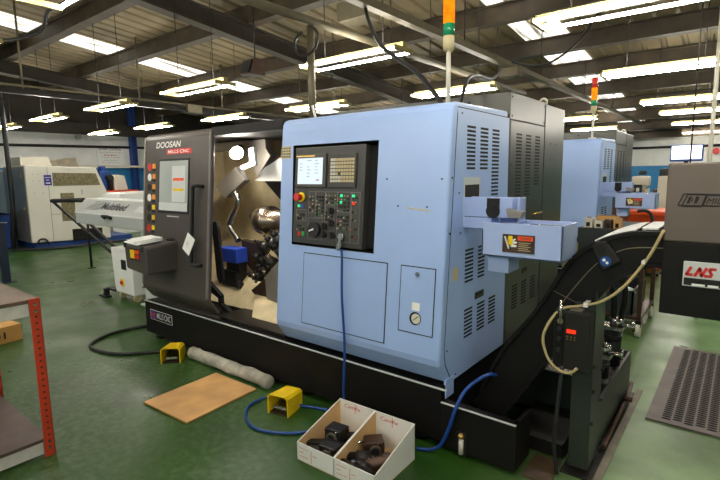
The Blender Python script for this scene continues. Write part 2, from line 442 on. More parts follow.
o = MB().box(-4.2, -3.74, 4.85, 5.15, 3.55, 3.78).box(-4.0, -3.96, 4.98, 5.02, 3.78, RZ(5)-.02).build('junction_box', 'galv', None, (-3.95, 5, 3.6), bevel=.01)
tag(o, 'square metal junction box under the roof, left of the large signal tower', 'junction box')
t = thing('loudspeaker', (-5.95, 4.9, 3.1), 'dark box loudspeaker hung from the roof above the blue lathe panel', 'speaker')
MB().hexa([(-6.1, 4.78, 3.15), (-5.78, 4.72, 3.13), (-5.78, 5.0, 3.13), (-6.1, 5.05, 3.15), (-6.1, 4.85, 3.37), (-5.78, 4.8, 3.36), (-5.78, 5.05, 3.36), (-6.1, 5.08, 3.37)]).build('housing', 'bsteel', t, bevel=.008)
MB().hexa([(-6.07, 4.76, 3.17), (-5.81, 4.71, 3.15), (-5.81, 4.74, 3.15), (-6.07, 4.79, 3.17), (-6.07, 4.83, 3.35), (-5.81, 4.78, 3.34), (-5.81, 4.81, 3.34), (-6.07, 4.86, 3.35)]).build('grille', 'void', t)
MB().cyl((-5.94, 4.95, 3.35), (-5.94, 4.95, RZ(4.95)-.02), .012, 8).build('bracket', 'dsteel', t)
for i, (pts, r, lab) in enumerate([
  ([(-3.1, 4.0, 3.36), (-2.9, 3.8, 3.1), (-2.45, 3.4, 2.7), (-1.9, 3.1, 2.35), (-1.62, 3.0, 2.06)], .018, 'thick black cable sagging from the trunking to the lathe beside the signal tower'),
  ([(-3.05, 7.3, 3.22), (-2.5, 6.0, 2.9), (-2.0, 4.6, 2.55), (-1.65, 3.4, 2.35), (-1.55, 3.05, 2.06)], .014, 'thin dark cable drooping from the tap off box to the lathe top'),
  ([(-1.9, 8.3, 4.1), (-2.0, 7.6, 3.5), (-2.35, 7.2, 3.15), (-2.9, 7.4, 3.3)], .016, 'black cable looping from a purlin down to the trunking near the skylights')]):
    o = MB().tube(pts, r, 8, 0, 8).build('overhead_cable', 'rubber', None, pts[0]); tag(o, lab, 'cable')
o = MB().tube([(-9.9, 2.4, 4.05), (-9.3, 2.7, 3.8), (-8.6, 3.0, 3.86), (-7.9, 2.9, 4.0), (-7.5, 3.1, 4.1)], .025, 8, 0, 6).build('cable_bundle', 'rubber', None, (-9.9, 2.4, 4.05))
tag(o, 'dark bundle of cables under the roof at the top left of the photo', 'cable')
o = MB().tube([(-12.95, 3.62, 3.35), (-12.95, 3.62, 1.2), (-13.05, 3.6, .5), (-13.2, 3.62, .05)], .05, 10, 0, 6).cyl((-12.95, 3.62, 3.3), (-12.95, 3.62, RZ(3.62)-.02), .02).build('cable_drop', 'rubber', None, (-12.95, 3.62, .28))
tag(o, 'dark vertical cable drop in front of the white machine at far left', 'cable')
# rod and tube hanging in front of the far monitor
o = MB().cyl((-.42, 5.6, 1.2), (-.42, 5.6, RZ(5.6)-.02), .007, 8).build('hanging_rod', 'dsteel', None, (-.42, 5.6, 1.2)); tag(o, 'thin dark rod hanging in front of the bright monitor', 'rod')
o = MB().cyl((-.31, 6.4, 0), (-.31, 6.4, RZ(6.4)-.02), .022, 10).build('air_drop_pipe', 'cream', None, (-.31, 6.4, 0)); tag(o, 'cream vertical air pipe right of the bright monitor', 'pipe')

# ------------------------------------------------------------------ main lathe
SX = -1.31
lathe = thing('turning_center', (-2.8, 2.6, 0), 'large blue and grey lathe with open chamber and control console, filling the middle', 'lathe')
# base
m = MB()
m.box(-4.77, -1.31, 2.392, 2.44, .05, .382).box(-4.77, -4.72, 2.44, 3.95, .05, .382).box(-4.77, -1.31, 2.44, 3.95, .05, .09)
m.box(-1.31, -.857, 2.392, 2.415, .03, .302).box(-1.31, -.857, 2.40, 2.45, .285, .302).box(-.88, -.857, 2.415, 2.62, .03, .302)
m.box(-1.31, -.88, 2.415, 2.66, .03, .05).box(-1.35, -1.31, 2.42, 3.95, .05, .39)
m.box(-4.72, -1.31, 2.43, 3.9, .36, .38)
base = m.build('base_skirt', 'black', lathe, bevel=.003)
mm_ = MB().box(-4.77, -1.275, 2.388, 2.4, .378, .385).box(-1.31, -.857, 2.388, 2.4, .298, .304); mm_.build('edge_trim', 'greyp', base)
for x in (-4.6, -3.6, -2.5, -1.5):
    for y in (2.5, 3.8): MB().cyl((x, y, 0), (x, y, .05), .09, 16).build('levelling_foot', 'dsteel', lathe)
m = MB().box(-4.7, -4.3, 2.45, 2.62, .0, .05); m.build('jack_plate', 'dsteel', lathe)
m = MB(); m.box(-4.665, -4.26, 2.3885, 2.392, .205, .305, 0).box(-4.661, -4.264, 2.388, 2.389, .209, .301, 1)
# plate follows the skirt: white badge with a blue/red square
bp = m.build('maker_plate', ['white', 'void'], lathe)
MB().box(-4.655, -4.56, 2.386, 2.3885, .215, .295, 0).build('emblem_square', ['navy'], bp)
text('emblem_letter', 'M', .06, 'red', (-4.645, 2.3855, .225), (1, 0, 0), (0, 0, 1), bp, .2, .075, bold=.004)
text('lettering', 'MILLS CNC', .06, 'white', (-4.54, 2.3875, .228), (1, 0, 0), (0, 0, 1), bp, .15, .26, bold=.004)
sg = MB().box(-1.2, -1.14, 2.386, 2.393, .015, .16, 0).build('sight_glass', 'void', lathe)
MB().cyl((-1.17, 2.382, .03), (-1.17, 2.382, .12), .014, 10).build('gauge_tube', 'cream', sg)
MB().sphere((-1.17, 2.38, .14), .018).build('filler_cap', 'gold', sg)

# body: the blue front with a bent-in bottom, rounded top
prof = [(2.50, .40), (2.47, .395), (2.455, .405), (2.372, .52), (2.366, .56), (yl(1.96), 1.96), (yl(2.01)+.004, 2.01), (yl(2.04)+.018, 2.038), (yl(2.05)+.05, 2.052), (3.3, 2.065), (3.3, .386), (2.56, .386)]
m = MB().prism(prof, 'x', -2.72, SX)
body = m.build('front_panel', ['blue', 'void'], lathe, bevel=.03, seg=3)
c1 = MB().hexa([fp(-2.572, 1.142, .1), fp(-1.82, 1.142, .1), fp(-1.82, 1.142, -.13), fp(-2.572, 1.142, -.13), fp(-2.59, 1.858, .1), fp(-1.818, 1.858, .1), fp(-1.818, 1.858, -.13), fp(-2.59, 1.858, -.13)], 0).build('cut', ['void'], lathe)
c2 = MB().disc_on(-1.484, .784, .036, -.05, .05).build('cut', ['void'], lathe)
boolean_cut(body, [c1, c2])
bl = bpy.data.objects  # the recess is cut deep and backed by a near-black sheet
m = MB().pbox(-2.572, -1.82, 1.145, 1.855, -.128, -.12); m.build('console_recess', 'void', lathe)
# service panel and hatch, outlined by rubber gaps
def panel(x0, x1, z0, z1, name):
    g = .006
    m = MB().pbox(x0-g, x1+g, z0-g, z1+g, -.004, .0015, 1).pbox(x0, x1, z0, z1, -.004, .0035, 0)
    return m.build(name, ['blue', 'void'], lathe)
panel(-2.436, -1.71, .59, 1.09, 'service_panel')
ht = panel(-1.6, -1.367, .696, 1.09, 'gauge_hatch')
MB().disc_on(-1.484, 1.05, .014, 0, .008).build('lock', 'steel', ht)
gg = MB().disc_on(-1.484, .784, .04, .003, .006, 1, 24).disc_on(-1.478, .784, .031, .006, .0085, 0, 24).build('pressure_gauge', ['cream', 'void'], ht)
MB().hexa([fp(-1.5, .772, .0095), fp(-1.497, .769, .0095), fp(-1.497, .769, .0085), fp(-1.5, .772, .0085), fp(-1.464, .802, .0095), fp(-1.46, .799, .0095), fp(-1.46, .799, .0085), fp(-1.464, .802, .0085)]).build('needle', 'txtd', gg)
MB().pbox(-1.512, -1.457, .832, .88, 0, .005).build('caution_label', 'paper', ht)
st = MB().pbox(-2.715, -2.612, 1.766, 1.855, 0, .0025).build('instruction_plate', 'key', lathe)
m = MB()
for i in range(5):
    for j in range(4): m.pbox(-2.707+i*.019, -2.695+i*.019+random.random()*.004, 1.774+j*.02, 1.786+j*.02, .002, .0035)
m.build('print', 'keyd', st)
m = MB()
for (x, z) in ((-1.742, 1.615), (-1.357, 1.614), (-1.65, 1.451), (-1.446, 1.451)): m.disc_on(x, z, .006, -.002, .002, 0, 8)
m.build('plug_holes', 'dsteel', lathe)
MB().hexa([fp(-1.585, 1.440, .0018), fp(-1.43, 1.424, .0018), fp(-1.43, 1.424, 0), fp(-1.585, 1.44, 0), fp(-1.585, 1.446, .0018), fp(-1.43, 1.433, .0018), fp(-1.43, 1.433, 0), fp(-1.585, 1.446, 0)]).build('scuff_mark', 'key', lathe)

# control console
con = MB().pbox(-2.565, -1.918, 1.158, 1.84, -.12, .0).build('control_console', 'console', lathe, bevel=.006)
MB().pbox(-1.915, -1.83, 1.17, 1.83, -.12, -.05).build('hinge_column', 'void', con)
f1 = MB().pbox(-2.548, -2.25, 1.557, 1.79, 0, .012).build('screen_bezel', 'console', con, bevel=.004)
MB().pbox(-2.523, -2.28, 1.58, 1.762, .011, .0125).build('screen', 'screen', f1)
m = MB()
for i in range(6):
    for j in range(3):
        if random.random() < .75:
            x = -2.505+j*.075; z = 1.742-i*.022; m.pbox(x, x+.02+.03*random.random(), z, z+.005, .0125, .0132)
m.pbox(-2.34, -2.31, 1.605, 1.612, .0125, .0132, 1)
m.build('screen_text', ['greyp', 'red'], f1)
MB().pbox(-2.54, -2.36, 1.772, 1.78, .012, .0135).build('title_strip', 'gold', f1)
m = MB()
for i in range(10): m.pbox(-2.525+i*.025, -2.507+i*.025, 1.563, 1.573, .012, .015)
m.build('soft_keys', 'keyd', f1)
f2 = MB().pbox(-2.228, -1.985, 1.557, 1.784, 0, .012).build('keypad_bezel', 'console', con, bevel=.004)
m = MB()
for r in range(7):
    for c in range(9):
        x = -2.205+c*.0235; z = 1.735-r*.0235
        if r == 4 and c in (3,): continue
        m.pbox(x, x+.0185, z, z+.0175, .011, .016, 0 if c > 1 and not (r > 4 and c < 4) else 1)
m.build('keys', ['key', 'cream'], f2)
# operator panel below: groups of small keys with outlines
op = MB().pbox(-2.55, -1.93, 1.185, 1.54, -.002, .003).build('operator_panel', 'console', con)
m = MB(); cols = [[], [], [], [], []]
random.seed(11)
def kb(x, z, mi=0, s=.02): m.pbox(x, x+s, z, z+s, .002, .008, mi)
blocks = [(-2.4, 1.39, 2, 5), (-2.335, 1.36, 3, 6), (-2.245, 1.45, 4, 3), (-2.245, 1.33, 3, 3), (-2.135, 1.4, 4, 5), (-2.52, 1.33, 3, 2), (-2.52, 1.25, 3, 2), (-2.135, 1.28, 4, 4), (-2.01, 1.46, 2, 2), (-2.01, 1.39, 2, 1), (-2.01, 1.34, 2, 1), (-2.01, 1.28, 2, 1), (-2.01, 1.23, 2, 1)]
m = MB()
for (x, z, nx, nz) in blocks:
    for i in range(nx):
        for j in range(nz):
            q = random.random()
            kb(x+i*.027, z+j*.025, 0 if q < .5 else (1 if q < .86 else (2 if q < .95 else 3)), .015 if q < .5 else .008)
    m.build('key_block', ['dsteel', 'key', 'red', 'green'], op); m = MB()
m = MB()
for (x0, x1, z0, z1) in ((-2.41, -2.345, 1.38, 1.53), (-2.34, -2.25, 1.35, 1.53), (-2.25, -2.14, 1.445, 1.53), (-2.25, -2.165, 1.325, 1.44), (-2.14, -2.02, 1.4, 1.53), (-2.14, -2.02, 1.29, 1.395), (-2.14, -2.02, 1.195, 1.285), (-2.41, -2.27, 1.195, 1.345), (-2.53, -2.43, 1.32, 1.4), (-2.015, -1.945, 1.195, 1.53)):
    for (a, b, c, d) in ((x0, x1, z0, z0+.0018), (x0, x1, z1-.0018, z1), (x0, x0+.0018, z0, z1), (x1-.0018, x1, z0, z1)): m.pbox(a, b, c, d, .003, .0045)
m.build('outlines', 'blk_alu', op)
es = MB().disc_on(-2.483, 1.489, .034, .003, .012, 0, 24).build('emergency_stop', 'yellow', con)
MB().disc_on(-2.488, 1.487, .022, .012, .05, 0, 20).disc_on(-2.488, 1.487, .027, .04, .055, 0, 20).build('mushroom_button', 'red', es)
for (x, z, mt, nm) in ((-2.505, 1.425, 'ledg', 'lamp_green'), (-2.465, 1.425, 'bluebox', 'lamp_blue'), (-2.49, 1.225, 'red', 'stop_key'), (-2.452, 1.228, 'green', 'start_key'), (-2.0, 1.505, 'ledg', 'lamp_ready'), (-1.998, 1.455, 'redled', 'lamp_alarm'), (-2.105, 1.505, 'ledg', 'lamp_cycle'), (-2.105, 1.46, 'ledg', 'lamp_mode')):
    s_ = .015 if 'key' in nm else .009
    MB().pbox(x-s_, x+s_, z-s_, z+s_, .003, .01).build(nm, mt, con)
kn = MB().disc_on(-2.337, 1.265, .052, .003, .03, 0, 26).build('feed_dial', 'rubber', con)
MB().hexa([fp(-2.372, 1.248, .034), fp(-2.33, 1.262, .034), fp(-2.33, 1.262, .03), fp(-2.372, 1.248, .03), fp(-2.372, 1.258, .034), fp(-2.33, 1.274, .034), fp(-2.33, 1.274, .03), fp(-2.372, 1.258, .03)]).build('pointer', 'white', kn)
for (x, z) in ((-2.248, 1.294), (-2.246, 1.235), (-2.189, 1.40), (-2.187, 1.318), (-2.172, 1.235)):
    MB().disc_on(x, z, .022, .003, .02, 0, 18).pbox(x-.006, x+.006, z-.022, z+.022, .02, .032).build('selector_knob', 'rubber', con)
ks = MB().disc_on(-2.09, 1.232, .024, .003, .02, 0, 18).build('key_switch', 'steel', con)
MB().pbox(-2.1, -2.08, 1.14, 1.23, .02, .025).disc_on(-2.09, 1.175, .02, .025, .03, 0, 10).disc_on(-2.095, 1.155, .018, .03, .034, 0, 10).build('keys_on_ring', 'steel', ks)

# side panel details on X = SX
def sbox(m, y0, y1, z0, z1, o0=0.0, o1=.002, mi=0, X=SX): m.box(X+o0, X+o1, y0, y1, z0, z1, mi)
def louvres(name, cols, parent, fmat, pitch=.0245, sl=.0135, X=SX):
    for (y0, y1, z0, z1) in cols:
        m = MB(); nz = max(1, round((z1-z0)/pitch))
        for i in range(nz+1):
            z = z1-i*pitch-sl*.5
            sbox(m, y0, y1, z-sl/2, z+sl/2, 0, .0008, 0, X)
        m.build(name, ['void'], parent)
side = MB()
sd = []
# removable side cover inside the leaning seam
sp = [(2.545, 2.018), (3.318, 2.018), (3.318, .39), (2.52, .39), (2.44, .52), (yl(.6)+.058, .6), (yl(1.98)+.058, 1.98)]
m = MB().prism([(2.551, 2.024), (3.321, 2.024), (3.321, .387), (2.515, .387), (2.433, .517), (yl(.6)+.052, .6), (yl(1.98)+.052, 1.98)], 'x', SX-.003, SX+.001, 1)
m.prism(sp, 'x', SX-.002, SX+.003, 0)
side = m.build('side_cover', ['blue', 'void'], lathe)
louvres('vent_louvre', [(2.67, 2.785, 1.69, 1.926), (2.855, 2.97, 1.69, 1.926), (3.035, 3.148, 1.49, 1.926)], side, 'blue', X=SX+.003)
louvres('vent_louvre', [(2.67, 2.785, .98, 1.18), (2.855, 2.955, .98, 1.18)], side, 'blue', X=SX+.003)
louvres('vent_louvre', [(2.67, 2.785, .625, .80), (2.855, 2.97, .625, .80), (3.035, 3.148, .625, .80)], side, 'blue', X=SX+.003)
m = MB(); sbox(m, 2.82, 2.95, .835, .88, .003, .005, 0); sbox(m, 2.83, 2.94, .838, .852, .004, .008, 1); m.build('finger_pull', ['void', 'dsteel'], side)
m = MB(); sbox(m, 2.635, 2.86, 1.33, 1.62, .003, .005, 1); sbox(m, 2.65, 2.845, 1.33, 1.575, .004, .0065, 0); m.build('chute_opening', ['void', 'greyp'], side)
m = MB(); sbox(m, 2.51, 2.575, 1.01, 1.09, -.004, .0035, 0); m.build('rating_label', 'key', lathe)
m = MB()
for (y, z) in ((2.6, 1.99), (2.49, 1.62), (2.47, 1.3), (2.45, .6), (2.56, .42), (2.575, 1.53), (2.6, 1.29)): m.cyl((SX+.001, y, z), (SX+.006, y, z), .006, 8)
m.build('screw_heads', 'dsteel', lathe)

MB().box(-1.318, -1.304, 2.44, 2.54, .305, .42).build('corner_blade', 'blue', lathe)
# rear cabinets
rc = MB().box(-2.9, SX, 3.335, 4.085, .36, 2.2).build('rear_cabinet', 'cab', lathe, bevel=.004)
MB().box(SX-.002, SX+.002, 3.35, 4.07, .4, 2.005).build('cabinet_door', 'cab', rc)
MB().box(SX-.002, SX+.0025, 3.337, 4.083, 2.008, 2.018).box(SX-.002, SX+.0025, 4.073, 4.083, .38, 2.19).build('door_gap', 'void', rc)
louvres('vent_louvre', [(3.46, 3.57, 1.48, 1.925), (3.655, 3.765, 1.48, 1.925), (3.86, 3.97, 1.555, 1.925)], rc, 'cab', X=SX+.002)
louvres('vent_louvre', [(3.46, 3.57, .63, .80), (3.655, 3.765, .63, .80), (3.86, 3.97, .63, .80)], rc, 'cab', X=SX+.002)
MB().box(SX, SX+.006, 3.66, 3.76, .86, .9, 0).box(SX, SX+.007, 3.67, 3.75, .863, .876, 1).build('finger_pull', ['void', 'dsteel'], rc)
MB().tube([(SX, 3.86, 1.31), (SX+.03, 3.87, 1.32), (SX+.03, 4.0, 1.32), (SX, 4.01, 1.31)], .006, 8).build('grab_handle', 'gold', rc)
m = MB()
for y in (3.37, 4.06):
    for z in (2.04, 2.17, 1.7, 1.2): m.cyl((SX, y, z), (SX+.005, y, z), .007, 8)
m.build('screws', 'dsteel', rc)
m = MB()
for x in (-2.0, -1.8, -1.62):
    for z in (2.1, 2.15): m.cyl((x, 3.335, z), (x, 3.33, z), .012, 8)
m.build('front_bolts', 'void', rc)
r2 = MB().box(-2.9, SX, 4.095, 4.62, .36, 2.19).build('electrical_cabinet', 'cab', lathe, bevel=.004)
mm_ = MB(); 
for k in range(13):
    a0 = 2*math.pi*k/12; 
pts = [(-1.4+.03*math.cos(2*math.pi*k/12), 4.3, 2.235+.03*math.sin(2*math.pi*k/12)) for k in range(13)]
MB().tube(pts, .009, 8).cyl((-1.4, 4.3, 2.185), (-1.4, 4.3, 2.21), .014, 10).build('lifting_eye', 'cream', r2)
m = MB()
for z in (1.75, 1.88):
    for y in (4.25, 4.38): m.cyl((SX, y, z), (SX+.004, y, z), .008, 8)
m.build('screws', 'steel', r2)
# rest of the hidden body behind chamber
MB().box(-4.72, -2.9, 3.42, 3.95, .39, 2.03).box(-4.72, -2.72, 2.62, 3.42, 2.035, 2.06).build('rear_housing', 'char', lathe)

# sliding door
dp = [(2.46, .42), (2.372, .535), (2.366, .56), (yl(2.0), 2.0), (yl(2.03)+.012, 2.035), (yl(2.05)+.04, 2.055), (2.60, 2.055),
      (2.60, 2.035), (2.545, 2.035), (yl(2.0)+.035, 1.99), (2.40, .565), (2.405, .55), (2.485, .43)]
dr = MB().prism(dp, 'x', -4.73, -3.6).build('sliding_door', 'door', lathe, bevel=.006)
MB().pbox(-3.625, -3.598, .57, 2.03, -.01, .012).build('edge_strip', 'taupe', dr, bevel=.008)
MB().pbox(-4.735, -4.715, .57, 2.03, -.01, .006).build('edge_strip', 'blk_alu', dr, bevel=.004)
fr = MB().pbox(-4.45, -3.925, 1.3, 1.81, -.01, .006).build('window_frame', 'rubber', dr, bevel=.004)
MB().pbox(-4.425, -3.94, 1.325, 1.79, .004, .009).build('window', 'glass', fr)
MB().pbox(-4.425, -3.94, 1.325, 1.4, .008, .012).build('window_ledge', 'greyp', fr)
MB().pbox(-4.2, -3.98, 1.41, 1.74, .009, .0105).build('notice_sheet', 'greyp', fr)
MB().pbox(-4.18, -4.0, 1.605, 1.63, .0105, .0112, 0).pbox(-4.18, -4.0, 1.51, 1.535, .0105, .0112, 1).build('notice_print', ['orange', 'yellow'], fr)
hd = MB().tube([fp(-3.7, 1.555, 0), fp(-3.715, 1.56, .045), fp(-3.785, 1.56, .045), fp(-3.80, 1.54, .045), fp(-3.80, .88, .045), fp(-3.79, .862, .045), fp(-3.72, .862, .05), fp(-3.7, .862, 0)], .017, 10).build('handle', 'rubber', dr)
ftext('maker_lettering', 'DOOSAN', -4.5, 1.915, .058, 'white', dr, .43, .15, .004, .02)
rt = MB().pbox(-4.31, -3.9, 1.852, 1.9, 0, .004).build('red_badge', 'red', dr)
ftext('badge_lettering', 'MILLS CNC', -4.285, 1.861, .03, 'white', rt, .36, .1, .0045, .01)
m = MB()
for i in range(9): m.pbox(-4.29+i*.023, -4.275+i*.023, 1.267, 1.278, 0, .003)
m.build('small_print', 'greyp', dr)
wcol = ['red', 'white', 'dsteel', 'white', 'dsteel', 'dsteel', 'red']
m = MB()
for i in range(7):
    z = 1.78-i*.1
    m.pbox(-4.57, -4.515, z-.055, z-.01, 0, .003, 0 if i < 4 else 1)
    m.pbox(-4.57, -4.515, z-.085, z-.06, 0, .003, 2)
    m.disc_on(-4.625, z-.04, .036, 0, .003, {'red': 3, 'white': 4, 'dsteel': 2}[wcol[i]], 16)
m.build('warning_stickers', ['amber', 'yellow', 'rubber', 'red', 'white'], dr)
MB().tube([(-4.62, 2.41, .405), (-3.5, 2.41, .405)], .018, 10).build('door_rail', 'char', lathe)
# ticket tied to the handle
tk = MB().hexa([fp(x_+.06, z_, o_) for o_ in (.068, .071) for (x_, z_) in ((-3.965, 1.0), (-3.86, .943), (-3.77, 1.09), (-3.882, 1.147))]).build('hanging_tag', 'paper', None, fp(-3.84, 1.05, .07))
tag(tk, 'small white paper tag hanging tilted from the grey door handle', 'tag')
text('tag_print', 'K', .05, 'greyp', fp(-3.84, 1.03, .073), (.85, 0, -.5), (.4, 0, .9), tk)

# document / interface box on the door's left
db = MB().hexa([(-4.47, 2.09, .80), (-4.1, 2.09, .77), (-4.1, 2.44, .77), (-4.47, 2.44, .80), (-4.49, 2.09, 1.045), (-4.1, 2.09, 1.02), (-4.1, 2.46, 1.05), (-4.49, 2.46, 1.06)]).build('interface_box', 'door', lathe, bevel=.02)
sk = MB().box(-4.37, -4.2, 2.087, 2.092, .895, 1.0).build('pinch_warning_label', 'rubber', db)
MB().box(-4.365, -4.29, 2.084, 2.088, .91, .99, 0).box(-4.285, -4.205, 2.084, 2.088, .955, .99, 1).box(-4.285, -4.205, 2.084, 2.088, .91, .945, 2).build('label_print', ['yellow', 'orange', 'red'], sk)
MB().box(-4.48, -4.44, 2.085, 2.1, 1.0, 1.045).box(-4.17, -4.12, 2.085, 2.1, .985, 1.03).build('catches', 'rubber', db)
MB().sphere((-4.2, 2.4, 1.055), .04, 0, 12, (1.5, 1, .3)).build('cable_gland', 'void', db)
for i in range(3):
    z = 1.06+i*.012
    dx = .02*i; 
    o = MB().hexa([(-4.46+dx, 2.08+.02*i, z-.012), (-4.2-dx, 2.07, z-.022), (-4.17, 2.30, z), (-4.42, 2.32, z), (-4.46+dx, 2.08+.02*i, z-.004), (-4.2-dx, 2.07, z-.014), (-4.17, 2.30, z+.008), (-4.42, 2.32, z+.008)]).build('paper_sheet', 'paper', None, (-4.3, 2.2, z))
    tag(o, ['lowest white paper on the grey box left of the lathe door', 'middle white paper on the grey box left of the lathe door', 'topmost white paper on the grey box left of the lathe door'][i], 'paper', 'papers on the grey box')

# chamber
ch = MB()
ch.box(-4.68, -2.72, 3.38, 3.42, .385, 2.03)                        # back
ch.box(-4.70, -4.67, 2.61, 3.42, .385, 2.03)                        # left
ch.hexa([(-4.67, 2.75, .40), (-2.72, 2.75, .40), (-2.72, 3.38, .40), (-4.67, 3.38, .40), (-4.67, 2.78, .43), (-2.72, 2.78, .43), (-2.72, 3.38, .95), (-4.67, 3.38, .95)])
chm = ch.build('chamber_walls', 'beige', lathe)
MB().box(-4.68, -2.72, 2.6, 3.42, 2.0, 2.034).box(-3.6, -2.72, 2.5, 2.62, 1.985, 2.058).build('chamber_roof', 'char', lathe)
MB().box(-3.6, -2.72, 2.45, 2.75, .383, .41).build('chamber_sill', 'dsteel', lathe)
MB().hexa([(-3.3, 2.6, .41), (-2.75, 2.6, .41), (-2.75, 2.9, .55), (-3.6, 2.9, .55), (-3.3, 2.6, .415), (-2.75, 2.6, .415), (-2.75, 2.9, .56), (-3.6, 2.9, .56)]).build('chip_slope', 'beige', lathe)
MB().prism([(-4.08, .64), (-4.02, .57), (-3.82, .50), (-3.82, .42), (-3.66, .36), (-3.63, .383), (-3.78, .45), (-3.78, .53), (-4.0, .66)], 'y', 2.62, 2.66).build('step_guard', 'void', lathe)
# slanted covers
MB().prism([(-4.28, 1.54), (-3.94, 1.73), (-3.81, 1.6), (-4.12, 1.42)], 'y', 2.98, 3.06).build('cover_plate', 'blk_alu', lathe, bevel=.006)
MB().prism([(-3.742, 1.603), (-3.409, 1.873), (-3.23, 1.99), (-2.9, 1.99), (-2.9, 1.2), (-3.266, 1.20), (-3.40, 1.33)], 'y', 3.16, 3.22).build('headstock_cover', 'char', lathe)
MB().hexa([(-3.70, 3.02, 1.595), (-2.95, 3.10, 1.585), (-2.95, 3.12, 1.585), (-3.70, 3.04, 1.595), (-3.55, 3.02, 1.715), (-2.95, 3.10, 1.99), (-2.95, 3.12, 1.99), (-3.55, 3.04, 1.715)]).build('inner_shield', 'brightp', lathe)
MB().prism([(-4.6, 1.99), (-3.62, 1.99), (-3.62, 1.9), (-3.55, 1.83), (-3.75, 1.64), (-4.0, 1.9), (-4.6, 1.9)], 'y', 3.1, 3.2).build('upper_cover', 'blk_alu', lathe)
MB().tube([(-3.97, 2.98, 1.49), (-3.925, 2.98, 1.43), (-3.93, 2.98, 1.36), (-4.07, 2.98, 1.17), (-4.07, 2.98, 1.12), (-3.93, 2.97, 1.0)], .032, 12, 0, 6).build('coolant_pipe', 'steel', lathe)
lp = MB().prism([(-3.62, 1.892), (-3.56, 1.905), (-3.535, 1.743), (-3.735, 1.70), (-3.755, 1.735), (-3.61, 1.767)], 'y', 2.90, 2.93).build('lamp_bracket', 'white', lathe)
lb = MB().cyl((-3.70, 2.83, 1.86), (-3.78, 2.93, 1.90), .055, 20, 0, .04).build('work_lamp', 'steel', lathe)
MB().sphere((-3.677, 2.80, 1.845), .055, 0, 14, (1.15, 1, .9)).build('lamp_bulb', 'halo', lb)
# chuck
ck = MB().tube([(-3.68, 3.05, 1.215), (-3.67, 3.05, 1.215), (-3.63, 3.05, 1.215), (-3.5, 3.05, 1.215), (-3.49, 3.05, 1.215), (-3.3, 3.05, 1.215), (-2.95, 3.05, 1.215)], [.09, .125, .14, .14, .115, .115, .11], 36).build('chuck', 'chrome', lathe)
m = MB()
for k in range(3):
    a = 2*math.pi*k/3+.5; m.cyl((-3.67, 3.05+.07*math.cos(a), 1.215+.07*math.sin(a)), (-3.73, 3.05+.07*math.cos(a), 1.215+.07*math.sin(a)), .03, 8)
m.build('jaws', 'dsteel', ck)
# turret and tool holders
tr = MB().prism([(-3.35, .73), (-3.14, .91), (-2.85, .93), (-2.85, .5), (-3.16, .5), (-3.34, .53)], 'y', 2.8, 3.3).build('turret', 'blk_alu', lathe, bevel=.01)
MB().prism([(-3.6, .56), (-3.37, .72), (-3.37, .50), (-3.45, .47)], 'y', 2.84, 3.2).build('turret_guard', 'bsteel', tr)
random.seed(3)
for (x, z, a) in ((-3.42, 1.0, .5), (-3.30, 1.04, .8), (-3.22, 1.08, 1.0), (-3.46, .88, .3), (-3.33, .87, .5), (-3.54, .71, .1), (-3.44, .78, .6), (-3.2, .98, .9)):
    m = MB(); d = Vector((-math.cos(a), -.3, math.sin(a))); p = Vector((x, 2.86, z)); q = d.orthogonal().normalized()
    m.cyl(p-d*.06, p+d*.02, .05, 12).cyl(p+d*.02, p+d*.07, .03, 12).cyl(p+d*.07, p+d*.10, .015, 8).cyl(p+q*.05-d*.03, p+q*.075-d*.03, .012, 8)
    m.build('tool_holder', ['dsteel'], tr)
for q_ in ((-3.26, 2.78, .93), (-3.35, 2.8, .78), (-3.5, 2.8, .73)): MB().sphere(q_, .02).build('tool_tip', 'chrome', tr)
# parts chute arm with blue block
am = MB().prism([(-4.13, 1.17), (-4.10, 1.2), (-4.05, 1.2), (-4.02, 1.13), (-3.98, .62), (-4.05, .57), (-4.09, .64)], 'y', 2.8, 2.83).build('swing_arm', 'void', lathe, bevel=.01)
MB().box(-4.1, -3.83, 2.86, 3.0, .79, .935).build('blue_block', 'bluebox', am, bevel=.008)
MB().box(-4.05, -3.85, 2.9, 3.0, .68, .79).box(-4.12, -3.88, 2.88, 3.02, .54, .70).cyl((-3.88, 2.9, .57), (-3.83, 2.9, .57), .04, 12).build('gripper_block', 'rubber', am, bevel=.006)
MB().prism([(-3.96, 1.0), (-3.75, .98), (-3.58, .85), (-3.75, .66), (-3.9, .78)], 'y', 3.02, 3.1).build('pipe_flange', 'bsteel', lathe)

# parts catcher
pc = MB().box(SX+.003, -1.01, 2.645, 2.66, 1.385, 1.503).box(SX+.003, -.97, 2.735, 2.75, 1.385, 1.503).box(SX+.003, -.97, 2.645, 2.75, 1.385, 1.395).box(-.985, -.97, 2.645, 2.75, 1.36, 1.505).box(SX+.003, -1.13, 2.64, 2.75, 1.32, 1.385).build('catcher_arm', 'blue2', lathe, bevel=.004)
MB().box(-1.16, -1.085, 2.638, 2.645, 1.44, 1.5).cyl((-1.122, 2.644, 1.427), (-1.122, 2.63, 1.427), .04, 24).build('roller_disc', 'dsteel', pc)
MB().hexa([(-1.02, 2.60, 1.40), (-.95, 2.60, 1.395), (-.95, 2.66, 1.395), (-1.02, 2.66, 1.40), (-1.03, 2.60, 1.445), (-.94, 2.60, 1.43), (-.94, 2.66, 1.43), (-1.03, 2.66, 1.445)]).build('clamp_knuckle', 'blk_alu', pc)
m = MB(); X_0, X_1, ya, yb, z0, z1 = -1.125, -.69, 2.50, 2.76, 1.188, 1.375
